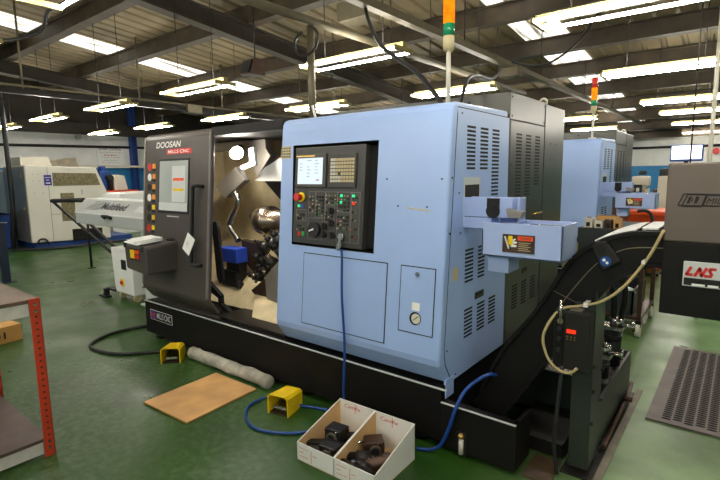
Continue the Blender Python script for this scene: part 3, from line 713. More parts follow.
m.box(X_0, X_1, ya, ya+.012, z0, z1).box(X_0, X_1, yb-.012, yb, z0, z1).box(X_0, X_0+.012, ya, yb, z0, z1-.03).box(X_1-.012, X_1, ya, yb, z0, z1).box(X_0, X_1, ya, yb, z0, z0+.012)
cb = m.build('catcher_bin', 'blue2', pc, bevel=.003)
wlb = MB().box(-1.003, -.83, 2.496, 2.4995, 1.22, 1.318).build('pinch_warning_label', 'bsteel', pc)
m = MB(); m.box(-.92, -.838, 2.494, 2.4965, 1.288, 1.311, 1)
m.prism([(-.97, 1.31), (-.948, 1.31), (-.945, 1.265), (-.95, 1.262), (-.965, 1.262), (-.973, 1.27)], 'y', 2.4935, 2.4962, 2)
m.prism([(-.993, 1.305), (-.985, 1.305), (-.972, 1.262), (-.955, 1.25), (-.925, 1.252), (-.925, 1.262), (-.947, 1.265), (-.935, 1.27), (-.923, 1.272), (-.923, 1.28), (-.94, 1.282), (-.93, 1.292), (-.932, 1.298), (-.945, 1.292), (-.95, 1.27), (-.965, 1.262), (-.966, 1.24), (-.97, 1.238), (-.978, 1.262)], 'y', 2.494, 2.4968, 0)
for i in range(5): m.box(-.915, -.85-.012*(i % 2), 2.495, 2.4965, 1.274-i*.01, 1.277-i*.01, 3)
m.build('hand_symbol', ['white', 'orange', 'yellow', 'key'], wlb)
text('label_lettering', 'WARNING', .013, 'txtd', (-.908, 2.4935, 1.293), (1, 0, 0), (0, 0, 1), wlb, 0, .058)
MB().box(-1.11, -.99, 2.56, 2.72, 1.09, 1.188).build('bin_mount', 'blue2', pc)
MB().box(-.86, -.7, 2.505, 2.53, 1.3745, 1.378).build('bin_lip', 'steel', pc)
# signal tower
tw = MB().cyl((-1.48, 2.75, 2.06), (-1.48, 2.75, 2.075), .045, 18).cyl((-1.48, 2.75, 2.07), (-1.48, 2.75, 2.4), .014, 12).build('signal_tower', 'cream', lathe)
MB().cyl((-1.48, 2.75, 2.385), (-1.48, 2.75, 2.40), .025, 18).cyl((-1.48, 2.75, 2.395), (-1.48, 2.75, 2.475), .034, 20).build('tower_housing', 'key', tw)
MB().cyl((-1.48, 2.75, 2.475), (-1.48, 2.75, 2.545), .035, 20).build('green_lens', 'tower_green', tw)
MB().cyl((-1.48, 2.75, 2.547), (-1.48, 2.75, 2.70), .035, 20).build('amber_lens', 'ambglow', tw)
MB().cyl((-1.48, 2.75, 2.702), (-1.48, 2.75, 2.81), .035, 20).cyl((-1.48, 2.75, 2.81), (-1.48, 2.75, 2.825), .034, 20).build('red_lens', 'tower_red', tw)

# blue air hose hanging from the console, looping on the floor
o = MB().tube([(-2.07, 2.39, 1.15), (-2.05, 2.375, 1.1), (-2.035, 2.35, .85), (-2.01, 2.34, .5), (-2.0, 2.31, .2), (-1.97, 2.30, .03), (-1.85, 2.27, .012)], .0085, 10, 0, 8).build('air_hose', 'hose', None, (-2.09, 2.43, 0)); tag(o, 'blue air hose hanging straight down the blue panel from the console', 'hose')
o = MB().tube([(-2.42, 2.27, .013), (-2.55, 2.3, .013), (-2.66, 2.18, .013), (-2.65, 2.02, .013), (-2.52, 1.9, .013), (-2.36, 1.86, .013), (-2.2, 1.92, .013), (-2.08, 2.03, .013), (-2.0, 2.2, .013), (-2.08, 2.33, .013), (-2.25, 2.3, .013), (-2.40, 2.24, .013)], .0095, 10, 0, 8).build('floor_hose', 'hose', None, (-2.4, 2.2, 0)); tag(o, 'blue hose looping on the green floor around the right pedal', 'hose')
o = MB().tube([(-1.42, 2.30, .012), (-1.34, 2.33, .02), (-1.285, 2.345, .06), (-1.24, 2.355, .165), (-1.2, 2.37, .31), (-1.17, 2.42, .40), (-1.13, 2.5, .45), (-1.08, 2.55, .48), (-1.06, 2.6, .46)], .0105, 10, 0, 8).build('coolant_hose', 'hose', None, (-1.3, 2.33, 0)); tag(o, 'thick blue hose bending over the low black base beside the swarf conveyor', 'hose')

# ------------------------------------------------------------------ second lathe of the same kind behind
l2 = thing('turning_center', (-2.91, 6.7, 0), 'second blue lathe standing behind the swarf conveyor, only its right end in view', 'lathe')
KEEP = {'base_skirt', 'front_panel', 'side_cover', 'rear_cabinet', 'electrical_cabinet', 'catcher_arm', 'signal_tower', 'rear_housing', 'sliding_door', 'levelling_foot'}
for chd in list(lathe.children):
    if chd.name.split('.')[0] in KEEP: copy_tree(chd, l2)

# ------------------------------------------------------------------ chip conveyor
cv = thing('chip_conveyor', (-.6, 2.9, 0), 'black swarf conveyor rising in a curve from the lathe to a brown topped discharge head', 'conveyor')
YF, YB = 2.70, 3.14
top = [(-1.192, .295), (-1.062, .587), (-.87, .868), (-.768, 1.056), (-.715, 1.148), (-.657, 1.218), (-.573, 1.28), (-.473, 1.323), (-.384, 1.342), (-.25, 1.346)]
bot = [(-.25, 1.18), (-.312, 1.19), (-.38, 1.165), (-.439, 1.125), (-.5, 1.07), (-.557, .992), (-.664, .82), (-.814, .571), (-1.038, .197), (-1.13, .12), (-1.25, .2)]
def smooth2(p, k): return [(v.x, v.z) for v in spline([Vector((a, 0, b)) for a, b in p], k)]
tps, bts = smooth2(top, 3), smooth2(bot, 3)
cbody = MB().prism(tps+bts, 'y', YF, YB).build('conveyor_body', 'black', cv)
m = MB()
def ribbon(m, pts, w, y0, y1, mi=0):
    for (a, b) in zip(pts[:-1], pts[1:]):
        d = Vector((b[0]-a[0], 0, b[1]-a[1])); n_ = Vector((-d.z, 0, d.x)).normalized()*w
        A, B = Vector((a[0], 0, a[1])), Vector((b[0], 0, b[1]))
        P_ = [A-n_, B-n_, B+n_, A+n_]
        m.hexa([(P_[0].x, y0, P_[0].z), (P_[1].x, y0, P_[1].z), (P_[1].x, y1, P_[1].z), (P_[0].x, y1, P_[0].z), (P_[3].x, y0, P_[3].z), (P_[2].x, y0, P_[2].z), (P_[2].x, y1, P_[2].z), (P_[3].x, y1, P_[3].z)], mi)
ribbon(m, tps, .010, YF-.018, YF)
m.build('edge_flange', 'black', cbody); m = MB()
ribbon(m, bts[:-6], .010, YF-.018, YF)
m.build('edge_flange', 'black', cbody)
mid = smooth2([(-.86, .72), (-.76, .89), (-.66, 1.05), (-.57, 1.17), (-.47, 1.245), (-.38, 1.27), (-.27, 1.275)], 4)
m = MB(); ribbon(m, mid[2:], .0025, YF-.003, YF); ribbon(m, [(-.80, 1.0), (-.6, .92)], .0015, YF-.003, YF); m.build('weld_line', 'galv', cbody)
pl_ = MB().prism([(-.598, 1.262), (-.571, 1.288), (-.529, 1.296), (-.505, 1.265), (-.455, 1.194), (-.539, 1.133)], 'y', YF-.03, YF).build('bearing_plate', 'char', cv, bevel=.008)
MB().cyl((-.554, YF-.031, 1.246), (-.554, YF-.026, 1.246), .028, 20).build('plate_hole', 'void', pl_)
s_ = MB().cyl((-.525, YF-.034, 1.19), (-.525, YF-.029, 1.19), .026, 22).build('blue_sticker', 'hose', pl_)
m = MB().cyl((-.532, YF-.037, 1.197), (-.532, YF-.033, 1.197), .008, 10).cyl((-.517, YF-.037, 1.184), (-.517, YF-.033, 1.184), .007, 10); m.build('sticker_mark', 'white', s_)
# discharge head
hdd = MB().box(-.278, .95, 2.65, 3.30, .968, 1.318).build('discharge_head', 'black', cv, bevel=.006)
MB().prism([(-.281, 1.318), (-.281, 1.68), (.95, 1.69), (.95, 1.318)], 'y', 2.645, 3.30).build('head_lid', 'brownlid', cv, bevel=.008)
lid = [c for c in cv.children if c.name.startswith('head_lid')][0]
sgn = MB().box(-.192, .12, 2.642, 2.649, 1.115, 1.232).build('maker_plate', 'greyp', hdd, bevel=.006)
MB().box(-.186, .115, 2.640, 2.643, 1.121, 1.155, 0).box(-.155, -.105, 2.6385, 2.641, 1.121, 1.130, 1).box(-.095, -.055, 2.6385, 2.641, 1.121, 1.13, 1).box(-.045, .01, 2.6385, 2.641, 1.121, 1.13, 1).box(-.15, -.11, 2.6385, 2.641, 1.136, 1.148, 2).box(-.09, -.065, 2.6385, 2.641, 1.136, 1.148, 2).build('footer_strip', ['txtk', 'paper', 'dsteel'], hdd)
m = MB()
def stroke(p, w=.0062): ribbon(m, [(-.182+q[0]+q[1]*.45, 1.166+q[1]) for q in p], w, 2.6395, 2.642)
stroke([(.002, .042), (.002, .004)]); stroke([(-.003, .005), (.026, .005)])
stroke([(.036, -.002), (.036, .042)]); stroke([(.036, .038), (.060, .002)]); stroke([(.060, -.002), (.060, .042)])
stroke([(.098, .037), (.071, .037)]); stroke([(.072, .036), (.096, .007)]); stroke([(.098, .004), (.069, .004)])
m.build('lettering', 'ink2', hdd)
ol = MB(); Yz = 2.644
def outline(m, p, w=.0025):
    ribbon(m, p+[p[0]], w, Yz-.0015, Yz+.001)
outline(ol, [(-.232, 1.487), (-.212, 1.54), (.1, 1.54), (.1, 1.49)])
outline(ol, [(-.217, 1.484), (-.197, 1.537), (-.128, 1.537), (-.143, 1.484)])
outline(ol, [(-.138, 1.488), (-.124, 1.534), (.09, 1.534), (.09, 1.488)])
ol.prism([(-.2, 1.495), (-.188, 1.498), (-.180, 1.53), (-.192, 1.527)], 'y', Yz-.0015, Yz).prism([(-.172, 1.495), (-.160, 1.50), (-.152, 1.528), (-.166, 1.53)], 'y', Yz-.0015, Yz).prism([(-.183, 1.505), (-.178, 1.505), (-.175, 1.522), (-.18, 1.522)], 'y', Yz-.0015, Yz)
ol.build('emblem_outline', 'txtk', lid)
text('lettering', 'MILLS', .025, 'txtk', (-.126, 2.6425, 1.498), (1, 0, 0), (0, 0, 1), lid, .3, .092, thick=.001)
# support post, foot, rail
MB().box(-.655, -.558, 2.65, 2.69, 0.03, .96).box(-.56, -.552, 2.65, 2.88, .03, 1.02).build('support_post', 'post', cv, bevel=.004)
for z in (.62, .48, .3):
    MB().cyl((-.552, 2.665, z), (-.54, 2.665, z), .01, 10).build('post_bolt', 'rubber', cv)
    MB().cyl((-.552, 2.86, z+.06), (-.54, 2.86, z+.06), .01, 10).build('post_bolt', 'rubber', cv)
MB().box(-.52, -.48, 2.60, 4.0, 0, .006).build('concrete_strip', 'dirt', cv)
MB().box(-.84, -.69, 2.44, 2.69, 0, .006).build('oil_stain', 'drip', cv)  # thin added plate standing in for the brown oil stain on the floor
MB().box(-.68, -.52, 2.60, 3.9, 0, .012).box(-.552, -.545, 2.9, 3.85, .012, .04).build('foot_plate', 'dsteel', cv)
MB().tube([(-.535, 2.95, .03), (-.535, 3.7, .06), (-.54, 3.86, .1)], .014, 8).cyl((-.545, 3.6, .085), (-.49, 3.6, .085), .02, 10).build('drain_pipe', 'bsteel', cv)
# inverter box
bx = MB().box(-.732, -.557, 2.555, 2.65, .615, .93).build('control_box', 'char', cv, bevel=.006)
MB().box(-.722, -.68, 2.548, 2.556, .64, .91).build('knob_strip', 'black', bx)
for z in (.835, .78, .72): MB().cyl((-.70, 2.53, z), (-.70, 2.55, z), .012, 14).build('knob', 'rubber', bx)
MB().cyl((-.70, 2.545, .873), (-.70, 2.55, .873), .015, 16).build('dial_ring', 'galv', bx)
MB().box(-.667, -.622, 2.551, 2.556, .815, .835).build('red_display', 'redled', bx)
m = MB()
for i in range(3):
    for j in range(2): m.box(-.665+i*.018, -.659+i*.018, 2.552, 2.556, .78+j*.014, .785+j*.014)
m.build('display_keys', 'gold', bx)
MB().box(-.66, -.60, 2.575, 2.62, .93, .938).build('box_label', 'keyd', bx)
MB().tube([(-.70, 2.552, .86), (-.70, 2.552, .985)], .008, 8).build('aerial_rod', 'steel', cv)
MB().tube([(-.279, 2.64, 1.37), (-.328, 2.64, 1.246), (-.378, 2.64, 1.157), (-.446, 2.64, 1.057), (-.534, 2.64, .982), (-.629, 2.64, .945), (-.705, 2.57, .93), (-.76, 2.54, .842), (-.781, 2.54, .755), (-.751, 2.54, .661), (-.697, 2.54, .610), (-.637, 2.54, .607), (-.604, 2.54, .64)], .0075, 10, 0, 6).build('tan_cable', 'cable', cv)
MB().box(-.36, -.345, 2.625, 2.7, 1.2, 1.215).box(-.61, -.59, 2.625, 2.7, .945, .968).build('cable_clips', 'white', cv)
MB().tube([(-.682, 2.56, .63), (-.69, 2.545, .44), (-.701, 2.54, .2), (-.68, 2.54, .02)], .011, 8, 0, 6).build('black_lead', 'rubber', cv)
# white sheets lying on top of conveyor
for i, (xa, xb, lab) in enumerate(((-.60, -.39, 'curved white paper sheet on top of the conveyor bend'), (-.385, -.305, 'small white paper sheet on the conveyor next to the brown head'))):
    pts = [p for p in smooth2([(-.66, 1.226), (-.573, 1.291), (-.473, 1.334), (-.384, 1.353), (-.25, 1.357)], 6) if xa <= p[0] <= xb]
    m = MB()
    for (a, b) in zip(pts[:-1], pts[1:]):
        m.hexa([(a[0], 2.71+.04*i, a[1]+.002), (b[0], 2.71+.02*i, b[1]+.002), (b[0], 3.12, b[1]+.002), (a[0], 3.12, a[1]+.002), (a[0], 2.71+.04*i, a[1]+.010), (b[0], 2.71+.02*i, b[1]+.010), (b[0], 3.12, b[1]+.010), (a[0], 3.12, a[1]+.010)])
    o = m.build('paper_sheet', 'paper', None, (xa, 2.8, 1.3)); tag(o, lab, 'paper')

# coolant tank with chips + pumps
tk = thing('coolant_tank', (-.75, 3.4, 0), 'low grey green coolant tank of chips behind the conveyor post', 'tank')
m = MB(); m.box(-1.2, -.56, 3.17, 3.19, .02, .33).box(-1.2, -.56, 3.88, 3.9, .02, .33).box(-.575, -.56, 3.17, 3.9, .02, .33).box(-1.2, -1.185, 3.17, 3.9, .02, .33).box(-1.2, -.56, 3.17, 3.9, .02, .04)
m.box(-.575, -.56, 2.9, 3.17, .02, .33).build('tank_body', 'post', tk)
m = MB(); N = 14; vs = []; 
for i in range(N+1):
    for j in range(N+1): vs.append((-1.18+.6*i/N, 3.2+.67*j/N, .25+random.random()*.05))
m.add(vs, [(i*(N+1)+j, (i+1)*(N+1)+j, (i+1)*(N+1)+j+1, i*(N+1)+j+1) for i in range(N) for j in range(N)])
o = m.build('chip_heap', 'chips', tk); o['kind'] = 'stuff'
m = MB(); vs = []; N = 8
for i in range(N+1):
    for j in range(N+1): vs.append((-.96+.10*i/N, 2.66+.3*j/N, .23+random.random()*.03))
m.box(-1.0, -.70, 2.70, 3.16, .02, .10)
m.build('tray', 'black', tk)
def pump(x, y, h, name, lab):
    t = thing(name, (x, y, 0), lab, 'pump')
    MB().cyl((x, y, .30), (x, y, h-.16), .055, 18).build('motor', 'rubber', t)
    MB().box(x-.09, x+.07, y-.06, y+.06, h-.16, h-.135).cyl((x+.02, y, h-.135), (x+.02, y, h-.08), .045, 16).build('flange', 'steel', t)
    MB().cyl((x+.05, y-.03, h-.12), (x+.13, y-.03, h-.12), .012, 8).cyl((x+.13, y-.03, h-.15), (x+.13, y-.03, h-.09), .01, 8).build('tap', 'steel', t)
    MB().cyl((x, y, h-.24), (x, y, h-.20), .06, 18).build('collar', 'dsteel', t)
    return t
pump(-.64, 3.62, .72, 'coolant_pump', 'taller coolant pump with pale top flange, right of the conveyor post')
pump(-.66, 3.36, .60, 'coolant_pump', 'lower coolant pump with pale flange, close against the conveyor post')
for pts, lab in (([(-.64, 3.62, .62), (-.65, 3.62, .8), (-.72, 3.6, .92), (-.85, 3.6, .9)], 'grey coolant hose arching left from the taller pump'),
                 ([(-.60, 3.64, .62), (-.58, 3.64, .8), (-.62, 3.63, .93), (-.74, 3.6, .98), (-.9, 3.6, .93)], 'black coolant hose arching over the grey one at the taller pump')):
    o = MB().tube(pts, .02, 10, 0, 8).build('coolant_hose', 'dsteel' if 'grey' in lab else 'rubber', None, pts[0]); tag(o, lab, 'hose')

# ------------------------------------------------------------------ trolley behind
tl = thing('tool_trolley', (-1.0, 5.6, 0), 'dark steel trolley on castors behind the swarf conveyor, carrying boxes', 'trolley')
MB().box(-1.32, -.80, 5.3, 6.2, .80, 1.07).build('top_tray', 'cart', tl, bevel=.005)
MB().box(-1.3, -.70, 5.32, 6.18, .17, .2).build('lower_shelf', 'bsteel', tl)
for (x, y) in ((-1.29, 5.33), (-.72, 5.33), (-1.29, 6.17), (-.72, 6.17)):
    MB().box(x-.02, x+.02, y-.02, y+.02, .17, .88).build('post', 'bsteel', tl)
    c = MB().box(x-.025, x+.025, y-.03, y+.03, .1, .17).build('castor', 'dsteel', tl)
    MB().cyl((x-.022, y, .07), (x+.022, y, .07), .07, 18).build('wheel', 'cream', c)
o = MB().box(-1.2, -.78, 5.35, 6.1, .2, .22).box(-1.2, -.78, 5.35, 5.37, .22, .45).box(-1.2, -.78, 6.08, 6.1, .22, .45).box(-.8, -.78, 5.35, 6.1, .22, .45).box(-1.2, -1.18, 5.35, 6.1, .22, .45).build('plastic_bin', 'cart', None, (-1.0, 5.7, .2)); tag(o, 'dark bin on the lower shelf of the trolley', 'bin')
o = MB().sphere((-.86, 5.45, .42), .07, 0, 16, (1.2, 1, .7)).cyl((-.86, 5.45, .22), (-.86, 5.45, .40), .05, 12).build('fluid_jug', 'white', None, (-.86, 5.45, .22)); tag(o, 'white rounded jug standing in the dark trolley bin', 'jug')
bxs = [(-1.27, 5.33, .075, .12, .10, 'cream', 'cream box at the left end of the trolley top'),
       (-1.18, 5.45, .20, .12, .115, 'card', 'long brown wooden box at the back of the trolley top'),
       (-1.175, 5.33, .08, .08, .075, 'cream', 'small pale box in the middle of the trolley top'),
       (-1.08, 5.33, .065, .08, .09, 'bsteel', 'dark brown tool block on the trolley top'),
       (-1.0, 5.34, .07, .1, .10, 'wood', 'short tan box at the right end of the trolley top')]
for (x, y, w_, d, h, mt, lab) in bxs:
    t = MB().box(x, x+w_, y, y+d, 1.07, 1.07+h).box(x+.02, x+w_-.02, y-.004, y, 1.082, 1.07+h*.55, 1).box(x+.015, x+w_-.015, y+.015, y+d-.015, 1.07+h, 1.074+h, 1).build('tool_box', [mt, 'dsteel'], None, (x, y, 1.07), bevel=.003); tag(t, lab, 'box')
o = MB().box(-1.38, -1.3, 5.0, 5.1, 0, .85).box(-1.43, -1.27, 4.97, 5.13, .85, .93).cyl((-1.35, 5.05, .93), (-1.35, 5.05, .99), .05, 12).build('gas_fitting_stand', 'key', None, (-1.35, 5.05, 0)); tag(o, 'small tan capped stand just left of the trolley', 'stand')

# orange bin and distant machines at right
o = MB().hexa([(-1.75, 9.2, 0), (-1.0, 9.2, 0), (-1.0, 10.0, 0), (-1.75, 10.0, 0), (-1.72, 9.15, .95), (-.9, 9.15, .95), (-.9, 10.1, .95), (-1.72, 10.1, .95)]).box(-1.75, -.88, 9.1, 10.12, .9, .98).build('orange_container', 'orange', None, (-1.3, 9.6, 0), bevel=.02); tag(o, 'bright orange container below the second lathe\'s parts catcher', 'container')
t = thing('office_chair', (-1.12, 8.7, 0), 'dark curved chair in front of the orange container', 'chair')
MB().tube([(-1.3, 8.75, 1.0), (-1.18, 8.75, 1.01), (-1.1, 8.75, .92), (-1.04, 8.72, .6), (-1.0, 8.7, .46)], .025, 8, 0, 5).build('backrest', 'rubber', t)
MB().box(-1.34, -.98, 8.5, 8.8, .42, .47).build('seat', 'bsteel', t, bevel=.01)
MB().cyl((-1.14, 8.65, .03), (-1.14, 8.65, .42), .03, 10).box(-1.34, -.94, 8.62, 8.68, 0, .04).box(-1.17, -1.11, 8.5, 8.8, 0, .04).build('pedestal', 'dsteel', t)
t = thing('milling_machine', (-1.75, 12.3, 0), 'small white milling machine with dark screen in front of the far blue wall', 'machine')
MB().box(-1.98, -1.66, 12.0, 12.6, 0, 1.25).build('column', 'cream', t, bevel=.02)
MB().box(-1.93, -1.62, 11.95, 12.4, 1.3, 1.52).box(-1.9, -1.7, 12.0, 12.4, 1.2, 1.3).build('head', 'cream', t, bevel=.03)
MB().cyl((-1.75, 12.1, 1.55), (-1.75, 12.1, 1.63), .08, 16).build('motor_cap', 'dsteel', t)
MB().box(-1.88, -1.72, 11.93, 11.99, 1.12, 1.34, 0).box(-1.83, -1.77, 11.925, 11.935, 1.19, 1.27, 1).build('display', ['rubber', 'white'], t)
MB().box(-1.6, -1.0, 11.9, 12.5, .95, 1.05).box(-1.4, -1.15, 12.1, 12.3, 0, .95).build('table', 'cream', t)
t = thing('drill_press', (-1.4, 13.2, 0), 'dark drill press standing against the far blue wall', 'machine')
MB().cyl((-1.45, 13.2, 0), (-1.45, 13.2, 1.6), .05, 12).box(-1.65, -1.25, 13.0, 13.4, 0, .06).build('column', 'dsteel', t)
MB().box(-1.55, -1.28, 13.05, 13.35, 1.45, 1.68).cyl((-1.35, 13.1, 1.2), (-1.35, 13.1, 1.45), .04, 10).build('head', 'dsteel', t, bevel=.02)
MB().box(-1.65, -1.1, 13.0, 13.4, 1.1, 1.2).cyl((-1.3, 13.15, 1.4), (-1.05, 13.15, 1.38), .015, 8).build('table', 'bsteel', t)
o = MB().box(-1.32, -1.12, 11.0, 11.3, 0, 1.53).box(-1.31, -1.13, 10.99, 11.0, .1, 1.48).build('tall_cabinet', 'cream', None, (-1.2, 11.1, 0), bevel=.01); tag(o, 'narrow cream cabinet left of the brown conveyor head', 'cabinet')
t = thing('monitor', (-.72, 8.9, 0), 'bright white monitor above the brown conveyor head', 'monitor')
MB().box(-.945, -.52, 9.0, 9.06, 1.775, 2.03).build('casing', 'bluedk', t, bevel=.01)
MB().box(-.925, -.54, 8.992, 9.001, 1.81, 2.015).build('screen', 'screen2', t)
MB().cyl((-.73, 9.05, .02), (-.73, 9.05, 1.8), .03, 10).box(-.95, -.5, 8.85, 9.25, 0, .03).build('stand', 'dsteel', t)
o = MB().box(-.5, -.15, 8.5, 8.8, 0, 1.75).build('green_cabinet', 'green', None, (-.3, 8.6, 0), bevel=.01); tag(o, 'green cabinet at the right edge, behind the conveyor head', 'cabinet')
o = MB().cyl((-.93, 22.99, 2.33), (-.93, 22.9, 2.33), .12, 20).build('fire_bell', 'red', None, (-.93, 22.95, 2.33)); tag(o, 'red round fire bell high on the far white wall', 'bell')

# ------------------------------------------------------------------ floor things
# rubber mat
t = MB(); xa, xb, ya, yb = -.40, .85, 3.54, 5.22
t.box(xa, xb, ya, yb, 0, .012, 0)
nx, ny = 18, 46
hx = (xb-xa-.14)/nx; hy = (yb-ya-.10)/ny
for i in range(nx):
    if i in (8, 9): continue
    for j in range(ny):
        x = xa+.08+i*hx; y = ya+.05+j*hy+(hy/2 if i % 2 else 0)
        t.add([(x+hx*.1, y, .0126), (x+hx*.5, y-hy*.1, .0126), (x+hx*.9, y, .0126), (x+hx*.9, y+hy*.62, .0126), (x+hx*.5, y+hy*.72, .0126), (x+hx*.1, y+hy*.62, .0126)], [(0, 1, 2, 3, 4, 5)], 1)
for j in range(ny):
    pass
o = t.build('rubber_mat', ['mat', 'hole'], None, (0, 4.4, 0)); tag(o, 'grey perforated rubber mat on the green floor at right', 'mat')

# board
bd = MB().hexa([(-2.80, 1.625, 0.004), (-2.83, 2.24, .004), (-3.34, 2.235, .004), (-3.32, 1.60, .004), (-2.80, 1.625, .016), (-2.83, 2.24, .016), (-3.34, 2.235, .016), (-3.32, 1.60, .016)]).build('plywood_board', 'wood', None, (-3.07, 1.93, 0)); tag(bd, 'tan plywood board lying on the green floor', 'board')
# sock
pts = [(-3.83, 2.32, .05), (-3.78, 2.325, .055), (-3.7, 2.325, .05), (-3.45, 2.325, .055), (-3.2, 2.325, .05), (-3.0, 2.33, .055), (-2.82, 2.325, .05), (-2.76, 2.325, .045)]
P2 = spline([Vector(p) for p in pts], 6); rs = [.052+.003*math.sin(i*.9)+.002*random.random() for i in range(len(P2))]; rs[0] = .03; rs[-1] = .025; rs[-2] = .042
o = MB().tube(P2, rs, 14).build('absorbent_sock', 'sock', None, (-3.4, 2.335, 0)); tag(o, 'grey absorbent sock lying along the foot of the lathe base', 'absorbent sock')
# pedals
def pedal(loc, rz, label):
    t = thing('foot_pedal', loc, label, 'foot pedal', None, rz)
    m = MB(); w_, d, h, th = .085, .2, .145, .008
    # hood: open at the front (-y), arched
    prof = [(-w_, 0.0), (-w_, h-.02), (-w_+.02, h), (w_-.02, h), (w_, h-.02), (w_, 0.0)]
    inn = [(-w_+th, 0.0), (-w_+th, h-.025), (-w_+.023, h-th), (w_-.023, h-th), (w_-th, h-.025), (w_-th, 0.0)]
    n_ = len(prof)
    def ring(p, y, s=1.0, dz=0): return [(a*s, y, b*s+dz) for a, b in p]
    vs = ring(prof, -d/2)+ring(inn, -d/2)+ring(prof, d/2, .86)+ring(inn, d/2-.01, .86)
    fs = []
    for i in range(n_-1):
        fs += [(i, i+1, 2*n_+i+1, 2*n_+i), (n_+i+1, n_+i, 3*n_+i, 3*n_+i+1), (i+1, i, n_+i, n_+i+1)]
    fs += [tuple(range(2*n_, 3*n_))]
    m.add(vs, fs); m.build('hood', 'yellow', t, local=True)
    MB().box(-w_+.01, w_-.01, -d/2+.01, d/2-.02, 0, .012).build('base_plate', 'bsteel', t, local=True)
    MB().hexa([(-.055, -d/2+.02, .03), (.055, -d/2+.02, .03), (.055, .06, .03), (-.055, .06, .03), (-.055, -d/2+.02, .04), (.055, -d/2+.02, .04), (.055, .06, .075), (-.055, .06, .075)]).box(-.05, .05, -d/2+.03, -d/2+.04, .03, .055).build('treadle', 'steel', t, local=True)
    MB().box(-.04, .04, .0, .06, .012, .05).build('switch_body', 'dsteel', t, local=True)
    return t
pedal((-2.425, 2.175, .0), .22, 'yellow foot pedal at right, inside the blue hose loop')
pedal((-3.93, 2.20, .0), .75, 'yellow foot pedal at left, end of the absorbent sock')
o = MB().tube([(-4.0, 2.28, .02), (-4.15, 2.24, .014), (-4.4, 1.97, .014), (-4.7, 1.86, .014), (-4.93, 1.9, .014), (-5.08, 2.12, .014), (-5.09, 2.4, .014), (-4.98, 2.7, .014), (-4.85, 2.85, .014)], .016, 10, 0, 8).build('pedal_cable', 'rubber', None, (-4.5, 2, 0)); tag(o, 'black cable looping on the floor from the left pedal', 'cable')

# display box with two compartments
bt = thing('cardboard_box', (-1.925, 1.80, 0), 'white sloping cardboard box with two compartments on the floor', 'box', None, math.radians(1.5))
W_, D_, hf, hr, th = .556, .40, .11, .219, .005
def wallx(x, m, mi0=0):
    m.prism([(0, .002), (D_, .002), (D_, hr), (0, hf)], 'x', x, x+th, mi0)
def wallset(x0, x1, nm):
    m = MB(); wallx(x0, m, 0); wallx(x1-th, m, 0)
    m.box(x0, x1, 0, th, .002, hf, 0).box(x0, x1, D_-th, D_, .002, hr, 0).box(x0, x1, 0, D_, 0, .004, 1)
    # kraft lining inside
    m.prism([(th, .004), (D_-th, .004), (D_-th, hr-.004), (th, hf-.004)], 'x', x0+th, x0+th+.001, 1)
    m.prism([(th, .004), (D_-th, .004), (D_-th, hr-.004), (th, hf-.004)], 'x', x1-th-.001, x1-th, 1)
    m.box(x0+th, x1-th, th, th+.001, .004, hf-.004, 1)
    return m.build(nm, ['cardw', 'cardi'], bt, local=True)
b1 = wallset(0, W_/2, 'tray'); b2 = wallset(W_/2+.002, W_, 'tray')
for k_, (x0, par) in enumerate(((0, b1), (W_/2, b2))):
    m = MB()
    m.box(x0+.11, x0+.113, -.001, 0, .012, hf-.02)
    for i in range(3): m.box(x0+.02, x0+.05+.04*((i+1) % 2), -.001, 0, .03+.025*i, .033+.025*i)
    m.box(x0+.125, x0+.15, -.001, 0, .06, .064)
    m.build('print_lines', 'ink', par, local=True)
    text('red_lettering', 'Camfix', .024, 'ink2', (x0+.04, D_-th-.0005, hr-.045), (1, 0, 0), (0, 0, 1), par, .2, .13, local=True)
    MB().box(x0+.125, x0+.128, D_-th-.0015, D_-th, hr-.07, hr-.01).build('red_stroke', 'ink2', par, local=True)
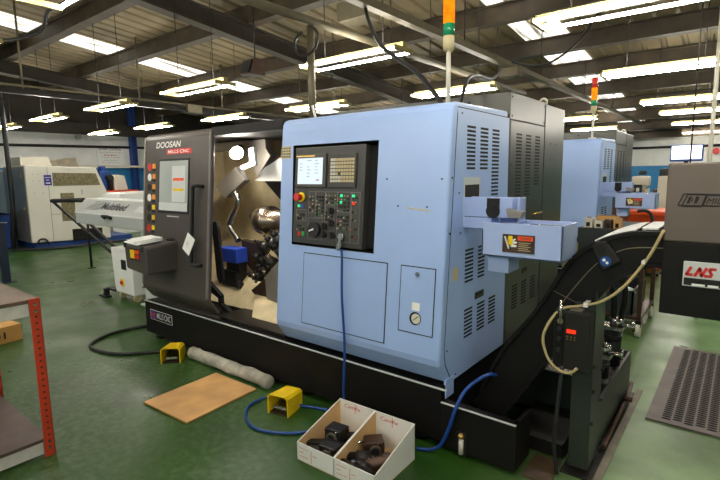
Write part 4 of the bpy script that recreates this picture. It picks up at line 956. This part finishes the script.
# tool holders lying in the trays
def holder(name, x, y, z, rz, kind, label, mt='dsteel'):
    t = thing(name, (x, y, z), label, 'tool holder', 'tool holders in the cardboard box', rz); t.scale = (1.3, 1.2, 1.3)
    if kind == 0:   # block with bore
        body = MB().box(-.045, .045, -.04, .04, 0, .085).build('block', mt, t, local=True, bevel=.006)
        MB().cyl((0, -.041, .045), (0, -.05, .045), .028, 18).build('bore_ring', 'keyd', t, local=True)
        MB().cyl((0, -.0505, .045), (0, -.052, .045), .02, 18).build('bore', 'void', t, local=True)
        MB().cyl((.02, -.041, .075), (.02, -.045, .075), .005, 8).cyl((.046, .01, .06), (.05, .01, .06), .007, 8).build('screw', 'steel', t, local=True)
    elif kind == 1:  # cylinder with flange, lying
        MB().tube([(-.08, 0, .036), (-.03, 0, .036), (-.028, 0, .036), (.0, 0, .036), (.002, 0, .036), (.09, 0, .036)], [.026, .028, .036, .036, .03, .03], 20).build('shank', mt, t, local=True)
        MB().cyl((.09, 0, .036), (.094, 0, .036), .02, 18).build('bore', 'void', t, local=True)
        MB().box(-.02, -.005, -.008, .008, .06, .078).build('clamp_screw', 'steel', t, local=True)
    elif kind == 2:  # stepped bar holder
        MB().box(-.08, .08, -.02, .02, 0, .04).box(-.08, .02, -.02, .02, .04, .055).build('bar', mt, t, local=True, bevel=.006)
        MB().cyl((-.05, -.022, .025), (-.05, -.028, .025), .009, 10).cyl((.04, -.022, .025), (.04, -.028, .025), .009, 10).build('screw', 'rubber', t, local=True)
    else:            # driven tool
        MB().tube([(-.07, 0, .035), (-.02, 0, .035), (-.018, 0, .035), (.04, 0, .035), (.042, 0, .035), (.075, 0, .035)], [.022, .024, .034, .034, .02, .016], 18).build('spindle', mt, t, local=True)
        MB().box(-.02, .03, -.034, .034, 0, .05).build('gear_case', mt, t, local=True, bevel=.01)
        MB().tube([(.0, -.05, .04), (.03, -.055, .05), (.06, -.03, .045), (.05, .0, .05)], .006, 8, 0, 4).build('lead', 'steel', t, local=True)
    return t
zb = .0055
holder('tool_holder', -1.79, 2.0, zb+.045, .1, 0, 'upright black block tool holder with a round bore in the left compartment')
holder('tool_holder', -1.80, 1.89, zb, .55, 2, 'long black bar tool holder against the left compartment wall')
holder('tool_holder', -1.845, 1.945, zb, .6, 2, 'short black bar tool holder at the left end of the left compartment')
holder('tool_holder', -1.745, 1.90, zb, .1, 0, 'squat black tool holder in front of the left compartment')
holder('tool_holder', -1.715, 2.05, zb+.03, .7, 3, 'driven tool with steel lead at the back of the left compartment')
holder('tool_holder', -1.455, 2.02, zb, -2.05, 1, 'brown cylindrical tool holder with open bore in the right compartment', 'bsteel')
holder('tool_holder', -1.585, 2.09, zb, .8, 0, 'brown block tool holder at the back of the right compartment', 'bsteel')
holder('tool_holder', -1.585, 1.97, zb, .5, 3, 'black driven tool in the middle of the right compartment')
holder('tool_holder', -1.53, 1.855, zb, -.05, 1, 'black cylindrical tool holder along the front of the right compartment')
holder('tool_holder', -1.505, 1.895, zb, 2.9, 3, 'black driven tool lying behind the front cylinder in the right compartment')

# ------------------------------------------------------------------ left: workbench
wb = thing('workbench', (-3.13, .92, 0), 'workbench with orange angle posts and worn brown top at the left edge', 'workbench')
MB().box(-4.12, -3.14, -.9, .955, .94, .962).build('bench_top', 'bench', wb, bevel=.003)
MB().box(-3.17, -3.145, -.9, .90, .865, .94).box(-4.1, -3.17, .925, .945, .865, .94).build('top_apron', 'apron', wb)
MB().box(-4.12, -3.14, -.9, .93, .095, .115).build('lower_shelf', 'shelfm', wb)
MB().box(-3.17, -3.145, -.9, .90, .02, .095).build('shelf_apron', 'apron', wb)
for (x, y, sx, sy) in ((-3.13, .955, -1, -1), (-4.13, .955, 1, -1), (-3.13, -.9, -1, 1), (-4.13, -.9, 1, 1)):
    m = MB(); L = .055
    m.box(min(x, x+sx*.004), max(x, x+sx*.004), min(y, y+sy*L), max(y, y+sy*L), 0, .965).box(min(x, x+sx*L), max(x, x+sx*L), min(y, y+sy*.004), max(y, y+sy*.004), 0, .965)
    p = m.build('post', 'orangep', wb)
    m = MB()
    for i in range(24):
        z = .06+i*.038; xx = x-sx*.0006
        m.hexa([(xx, y+sy*.02, z-.006), (xx, y+sy*.034, z-.006), (xx, y+sy*.034, z+.006), (xx, y+sy*.02, z+.006), (xx-sx*.0006, y+sy*.02, z-.006), (xx-sx*.0006, y+sy*.034, z-.006), (xx-sx*.0006, y+sy*.034, z+.006), (xx-sx*.0006, y+sy*.02, z+.006)], 0)
    m.build('slots', 'bsteel', p)
    if sx < 0 and sy < 0:
        m = MB()
        for z in (.93, .89, .09, .05): m.cyl((x, y-.027, z), (x+.006, y-.027, z), .008, 10)
        m.build('bolts', 'steel', p)
cbx = thing('cardboard_carton', (-6.0, 1.55, 0), 'brown cardboard carton on the floor beyond the workbench', 'box')
MB().hexa([(-5.72, 1.56, 0), (-5.66, 1.20, 0), (-6.25, 1.10, 0), (-6.31, 1.46, 0), (-5.72, 1.56, .17), (-5.66, 1.20, .17), (-6.25, 1.10, .17), (-6.31, 1.46, .17)][0:8]).build('carton_body', 'card', cbx, bevel=.004)
MB().hexa([(-5.73, 1.4, .172), (-5.70, 1.36, .172), (-6.27, 1.26, .172), (-6.29, 1.30, .172), (-5.73, 1.4, .174), (-5.70, 1.36, .174), (-6.27, 1.26, .174), (-6.29, 1.30, .174)]).build('packing_tape', 'cardi', cbx)
text('box_print', '01', .07, 'txtd', (-5.672, 1.30, .05), Vector((-.06, .36, 0)), (0, 0, 1), cbx, 0, .11, thick=.003, bold=.02)

# blue steel post far left
t = thing('steel_stand', (-9.1, 2.35, 0), 'dark blue steel stand at the far left edge behind the workbench', 'stand')
MB().box(-9.16, -9.06, 2.3, 2.40, .01, .93).build('leg', 'navysteel', t)
MB().box(-9.9, -9.05, 2.1, 2.45, .93, .95).build('top', 'navysteel', t)
MB().box(-9.2, -9.0, 2.26, 2.46, 0, .012).build('foot', 'navysteel', t)
MB().box(-9.9, -9.78, 2.1, 2.2, 0, .93).build('leg', 'navysteel', t)

# ------------------------------------------------------------------ white machine at left
WX, WY = -12.72, 3.855
wm = thing('machining_center', (-13.4, 4.5, 0), 'white machine with mesh covered windows at left', 'machine')
MB().prism([(WY, .16), (WY, 1.935), (5.39, 1.88), (5.60, 1.32), (5.62, .10)], 'x', -14.2, WX).build('enclosure', 'bone', wm, bevel=.015)
MB().box(-14.1, -12.8, 3.95, 6.2, .0, .12).build('plinth', 'bluedk', wm)
MB().box(-14.2, -12.74, 3.84, 3.856, .18, 1.9).build('end_panel', 'blk_alu', wm, bevel=.004)
fx = WX+.004
MB().prism([(4.40, 1.76), (5.37, 1.74), (5.46, 1.45), (4.40, 1.45)], 'x', WX-.01, fx, 0).build('mesh_window', 'mesh', wm)
MB().prism([(4.53, 1.28), (4.83, 1.275), (4.83, .60), (4.53, .61)], 'x', WX-.01, fx, 0).build('mesh_window', 'mesh', wm)
MB().prism([(4.72, .40), (5.42, .375), (5.42, .10), (4.72, .12)], 'x', WX-.01, fx, 0).build('lower_grille', 'dsteel', wm)
MB().box(WX-.01, fx, 4.30, 4.305, .12, 1.9).box(WX-.01, fx, 4.3, 5.58, .78, .785).build('door_gap', 'dsteel', wm)
lb_ = MB().box(WX-.01, fx+.002, 4.22, 4.375, 1.47, 1.71).build('blue_notice', 'navy', wm)
MB().box(fx+.001, fx+.003, 4.235, 4.36, 1.645, 1.66).box(fx+.001, fx+.003, 4.26, 4.33, 1.585, 1.60).box(fx+.001, fx+.003, 4.25, 4.345, 1.51, 1.535).build('notice_print', 'white', lb_)
m = MB()
for (y, z) in ((4.0, 1.73), (4.12, 1.73), (4.0, 1.58), (4.12, 1.58), (4.0, 1.3), (4.18, 1.3)): m.cyl((WX, y, z), (WX+.004, y, z), .008, 8)
m.build('screws', 'dsteel', wm)
MB().box(WX, WX+.01, 5.0, 5.04, 1.24, 1.36).build('handle', 'greyp', wm)
m = MB()
for z in (1.66, .92):
    m.add([(-13.0, 3.838, z), (-12.9, 3.838, z), (-12.95, 3.838, z+.1)], [(0, 1, 2)], 0)
m.build('warning_triangles', 'yellow', wm)
MB().tube([(WX+.01, 3.95, .1), (WX+.03, 4.0, .22), (WX+.03, 4.12, .22), (WX+.02, 4.2, .08)], .02, 8, 0, 5).build('cable_tail', 'rubber', wm)
MB().hexa([(-13.9, 3.86, 1.93), (-12.95, 3.86, 1.93), (-12.95, 4.5, 1.93), (-13.9, 4.5, 1.93), (-13.9, 3.86, 2.12), (-12.95, 3.86, 2.12), (-12.95, 4.42, 2.14), (-13.9, 4.42, 2.14)]).build('top_box', 'cream', wm)
MB().hexa([(-13.7, 4.6, 1.9), (-13.0, 4.6, 1.9), (-13.0, 5.1, 1.9), (-13.7, 5.1, 1.9), (-13.7, 4.66, 2.06), (-13.0, 4.66, 2.06), (-13.0, 5.05, 2.13), (-13.7, 5.05, 2.13)]).build('top_duct', 'dirt', wm)
t = thing('grey_cabinet', (-15.4, 4.3, 0), 'grey electrical cabinet at the far left edge beside the white machine', 'cabinet')
MB().box(-16.6, -15.0, 4.25, 5.0, 0, 1.87).build('body', 'greyp', t, bevel=.01)
MB().cyl((-15.2, 4.25, 1.2), (-15.2, 4.22, 1.2), .05, 12).build('latch', 'dsteel', t)
o = MB().box(-14.7, -13.45, 3.35, 3.75, .02, .80).box(-14.72, -13.43, 3.33, 3.77, .76, .8).build('blue_tank', 'bluedk', None, (-14, 3.5, 0), bevel=.01); tag(o, 'dark blue tank on the floor at the far left edge', 'tank')
m = MB()
m.tube([(-12.9, 3.5, .02), (-12.5, 4.0, .02), (-12.3, 4.6, .02), (-12.45, 5.2, .02), (-12.3, 5.8, .02)], .04, 8, 0, 6)
o = m.build('floor_cables', 'rubber', None, (-12.5, 4.5, 0)); tag(o, 'dark cable lying on the floor along the white machine', 'cable')

# bar feeder
bf = thing('bar_feeder', (-6.7, 3.05, 0), 'light grey bar feeder with sloping lid at the left end of the blue lathe', 'bar feeder')
MB().prism([(2.9, .985), (2.9, 1.15), (3.05, 1.335), (3.35, 1.34), (3.35, .985)], 'x', -7.65, -4.85).build('feeder_body', 'feeder', bf, bevel=.012)
ns = Vector((0, -.185, .15)).normalized()
def lidp(x, y, o=.003):
    z = 1.15+(y-2.9)*(.185/.15); return Vector((x, y, z))+Vector((0, -.777, .63))*o
m = MB()
for i in range(7):
    for j in range(9):
        x = -7.38+j*.045+.03*i; y = 2.935+i*.014
        m.add([lidp(x, y), lidp(x+.03, y), lidp(x+.035, y+.006), lidp(x+.005, y+.006)], [(0, 1, 2, 3)])
m.build('vent_slots', 'dsteel', bf)
text('lettering', 'Multifeed', .11, 'txtd', lidp(-6.92, 2.945, .001), (1, 0, 0), (0, .63, .777), bf, .25, .72, thick=.004, bold=.02)
MB().hexa([lidp(-5.98, 2.94, 0), lidp(-5.7, 2.94, 0), lidp(-5.65, 3.0, 0), lidp(-5.93, 3.0, 0), lidp(-5.98, 2.94, .006), lidp(-5.7, 2.94, .006), lidp(-5.65, 3.0, .006), lidp(-5.93, 3.0, .006)]).build('side_label', 'greyp', bf)
MB().tube([(-6.7, 2.9, 1.10), (-6.68, 2.86, 1.13), (-6.52, 2.86, 1.13), (-6.5, 2.9, 1.10)], .022, 8).build('handle', 'rubber', bf)
MB().box(-7.66, -4.85, 2.895, 2.902, 1.135, 1.15).build('lid_edge', 'white', bf)
MB().box(-5.95, -5.6, 3.0, 3.3, .012, .99).box(-6.0, -5.55, 2.95, 3.35, 0, .02).build('pedestal', 'greyp', bf)
MB().box(-7.8, -7.2, 3.36, 3.7, 1.32, 1.40).build('rear_rail', 'white', bf)
st = thing('bar_rack', (-9.3, 3.69, 0), 'black tubular rack with slanting struts left of the bar feeder', 'rack')
MB().tube([(-10.81, 3.69, 1.186), (-9.3, 3.69, 1.24)], .04, 8).build('top_bar', 'rubber', st)
MB().tube([(-10.78, 3.69, 1.18), (-8.4, 3.69, .37)], .026, 8).build('strut', 'rubber', st)
MB().tube([(-9.3, 3.69, .88), (-8.1, 3.69, .42)], .026, 8).build('strut', 'rubber', st)
MB().tube([(-9.23, 3.69, 1.2), (-9.23, 3.69, .02)], .022, 8).box(-9.28, -9.18, 3.64, 3.74, 0, .015).build('leg', 'dsteel', st)
MB().tube([(-8.2, 3.69, .5), (-8.2, 3.69, .02)], .022, 8).build('leg', 'dsteel', st)
# control unit below
un = thing('control_unit', (-6.35, 3.1, 0), 'white control cabinet on wheels below the bar feeder', 'cabinet')
MB().hexa([(-6.62, 2.93, .1), (-6.11, 2.93, .1), (-6.11, 3.4, .1), (-6.62, 3.4, .1), (-6.68, 2.93, .705), (-6.11, 2.93, .705), (-6.11, 3.4, .705), (-6.68, 3.4, .705)]).build('body', 'white', un, bevel=.012)
MB().box(-6.4, -6.27, 2.925, 2.932, .43, .56).build('display', 'rubber', un)
sw = MB().box(-6.45, -6.36, 2.922, 2.932, .2, .3).build('main_switch', 'yellow', un)
MB().cyl((-6.405, 2.905, .25), (-6.405, 2.923, .25), .028, 14).build('switch_knob', 'red', sw)
MB().tube([(-6.11, 3.05, .2), (-6.07, 3.05, .2), (-6.07, 3.05, .42), (-6.11, 3.05, .42)], .012, 8).tube([(-6.11, 3.25, .2), (-6.07, 3.25, .2), (-6.07, 3.25, .42), (-6.11, 3.25, .42)], .012, 8).build('handles', 'steel', un)
for (x, y) in ((-6.55, 3.0), (-6.17, 3.0), (-6.17, 3.35), (-6.55, 3.35)):
    MB().cyl((x-.02, y, .05), (x+.02, y, .05), .05, 14).box(x-.012, x+.012, y-.015, y+.015, .05, .11).build('castor', 'key', un)
MB().box(-6.95, -6.74, 2.84, 2.92, 0, .025).box(-6.84, -6.6, 2.9, 2.98, .1, .13).box(-6.84, -6.79, 2.86, 2.92, .02, .12).build('outrigger', 'rubber', un)

# wall sign, cable ladder, small machine against the left wall
sg_ = thing('wall_sign', (-18.49, 8.4, 2.05), 'white notice board with red lines on the white left wall', 'sign')
MB().box(-18.49, -18.46, 7.9, 8.87, 2.07, 2.74).build('board', 'paper', sg_)
text('heading', 'SWARF CONTROL', .075, 'txtd', (-18.458, 7.97, 2.62), (0, 1, 0), (0, 0, 1), sg_, 0, .82, bold=.004)
m = MB()
for (z, a, b, mi) in ((2.53, 8.0, 8.78, 1), (2.43, 8.15, 8.62, 0), (2.35, 8.05, 8.73, 1), (2.24, 8.12, 8.66, 1), (2.16, 8.05, 8.7, 1)):
    y = a
    while y < b: m.box(-18.46, -18.458, y, min(b, y+.05+.05*random.random()), z, z+.028, mi); y += .11
m.build('print_lines', ['ink2', 'greyp'], sg_)
cl = thing('cable_ladder', (-18.3, 8.2, 2.0), 'white cable ladder along the left wall above the blue paint', 'cable tray')
MB().box(-18.2, -18.17, 7.0, 12, 2.02, 2.06).box(-17.92, -17.89, 7.0, 12, 1.98, 2.02).build('rails', 'cream', cl)
m = MB()
for i in range(20): m.box(-18.2, -17.9, 7.1+i*.25, 7.13+i*.25, 1.99, 2.03)
m.build('rungs', 'cream', cl)
MB().box(-18.5, -17.9, 7.3, 7.34, 1.94, 1.98).box(-18.5, -17.9, 9.8, 9.84, 1.94, 1.98).build('bracket', 'dsteel', cl)
rb = thing('milling_machine', (-16.6, 7.4, 0), 'small milling machine with blue column and white guard against the blue wall', 'machine')
MB().box(-16.9, -16.5, 7.1, 7.45, 0, 1.85).box(-16.85, -16.6, 7.2, 7.35, 1.85, 2.0).build('column', 'bluedk', rb, bevel=.02)
MB().prism([(7.45, 1.2), (7.45, 1.62), (7.55, 1.72), (7.8, 1.68), (7.9, 1.2)], 'x', -16.8, -16.3).build('guard', 'cream', rb, bevel=.02)
MB().cyl((-16.5, 7.35, 1.62), (-16.3, 7.35, 1.62), .1, 14).cyl((-16.4, 7.38, 1.2), (-16.4, 7.38, 1.6), .07, 12).build('spindle', 'dsteel', rb)
MB().box(-16.9, -16.2, 7.1, 8.2, .9, 1.2).build('table', 'orange', rb)
o = MB().box(-15.4, -14.2, 6.35, 9.2, 0, 1.18).box(-14.2, -14.19, 6.9, 7.05, 1.1, 1.14, 1).box(-14.2, -14.19, 7.7, 7.85, 1.1, 1.14, 1).box(-14.7, -14.5, 6.85, 7.05, 1.18, 1.185, 1).box(-14.7, -14.5, 7.75, 7.95, 1.18, 1.185, 1).build('white_bench', ['white', 'rubber'], None, (-14.8, 7.5, 0), bevel=.01); tag(o, 'long white bench behind the bar feeder lid', 'bench')
o = MB().cyl((-18.49, 7.3, 3.05), (-18.35, 7.3, 3.05), .09, 14).build('wall_fan', 'greyp', None, (-18.4, 7.3, 3.05)); tag(o, 'small round grey fan high on the left wall', 'fan')

# ------------------------------------------------------------------ light, camera, render settings
wd = bpy.data.worlds.new('World'); SC.world = wd; wd.use_nodes = True
wd.node_tree.nodes['Background'].inputs[0].default_value = (.55, .6, .7, 1); wd.node_tree.nodes['Background'].inputs[1].default_value = .3

cam = bpy.data.cameras.new('Camera'); co = bpy.data.objects.new('Camera', cam); COL.objects.link(co)
cam.sensor_width = 36; cam.lens = 24.0; cam.clip_start = .05; cam.clip_end = 100
pitch, yaw, roll = math.radians(7.87), math.radians(38.58), math.radians(-.72)
Fv = Vector((-math.sin(yaw)*math.cos(pitch), math.cos(yaw)*math.cos(pitch), -math.sin(pitch)))
R0 = Vector((math.cos(yaw), math.sin(yaw), 0)); U0 = R0.cross(Fv)
Rv = R0*math.cos(roll)+U0*math.sin(roll); Uv = -R0*math.sin(roll)+U0*math.cos(roll)
mt_ = Matrix((Rv, Uv, -Fv)).transposed().to_4x4(); mt_.translation = (0, 0, 1.65)
co.matrix_world = mt_
SC.camera = co
SC.view_settings.view_transform = 'Standard'; SC.view_settings.look = 'None'
SC.view_settings.gamma = 1.0; SC.view_settings.use_curve_mapping = False
SC.view_settings.exposure = 0.0
try:
    SC.cycles.use_denoising = True; SC.cycles.max_bounces = 6; SC.cycles.diffuse_bounces = 4
    SC.cycles.use_light_tree = True; SC.cycles.sample_clamp_indirect = 8
    SC.cycles.caustics_reflective = False; SC.cycles.caustics_refractive = False
except Exception: pass
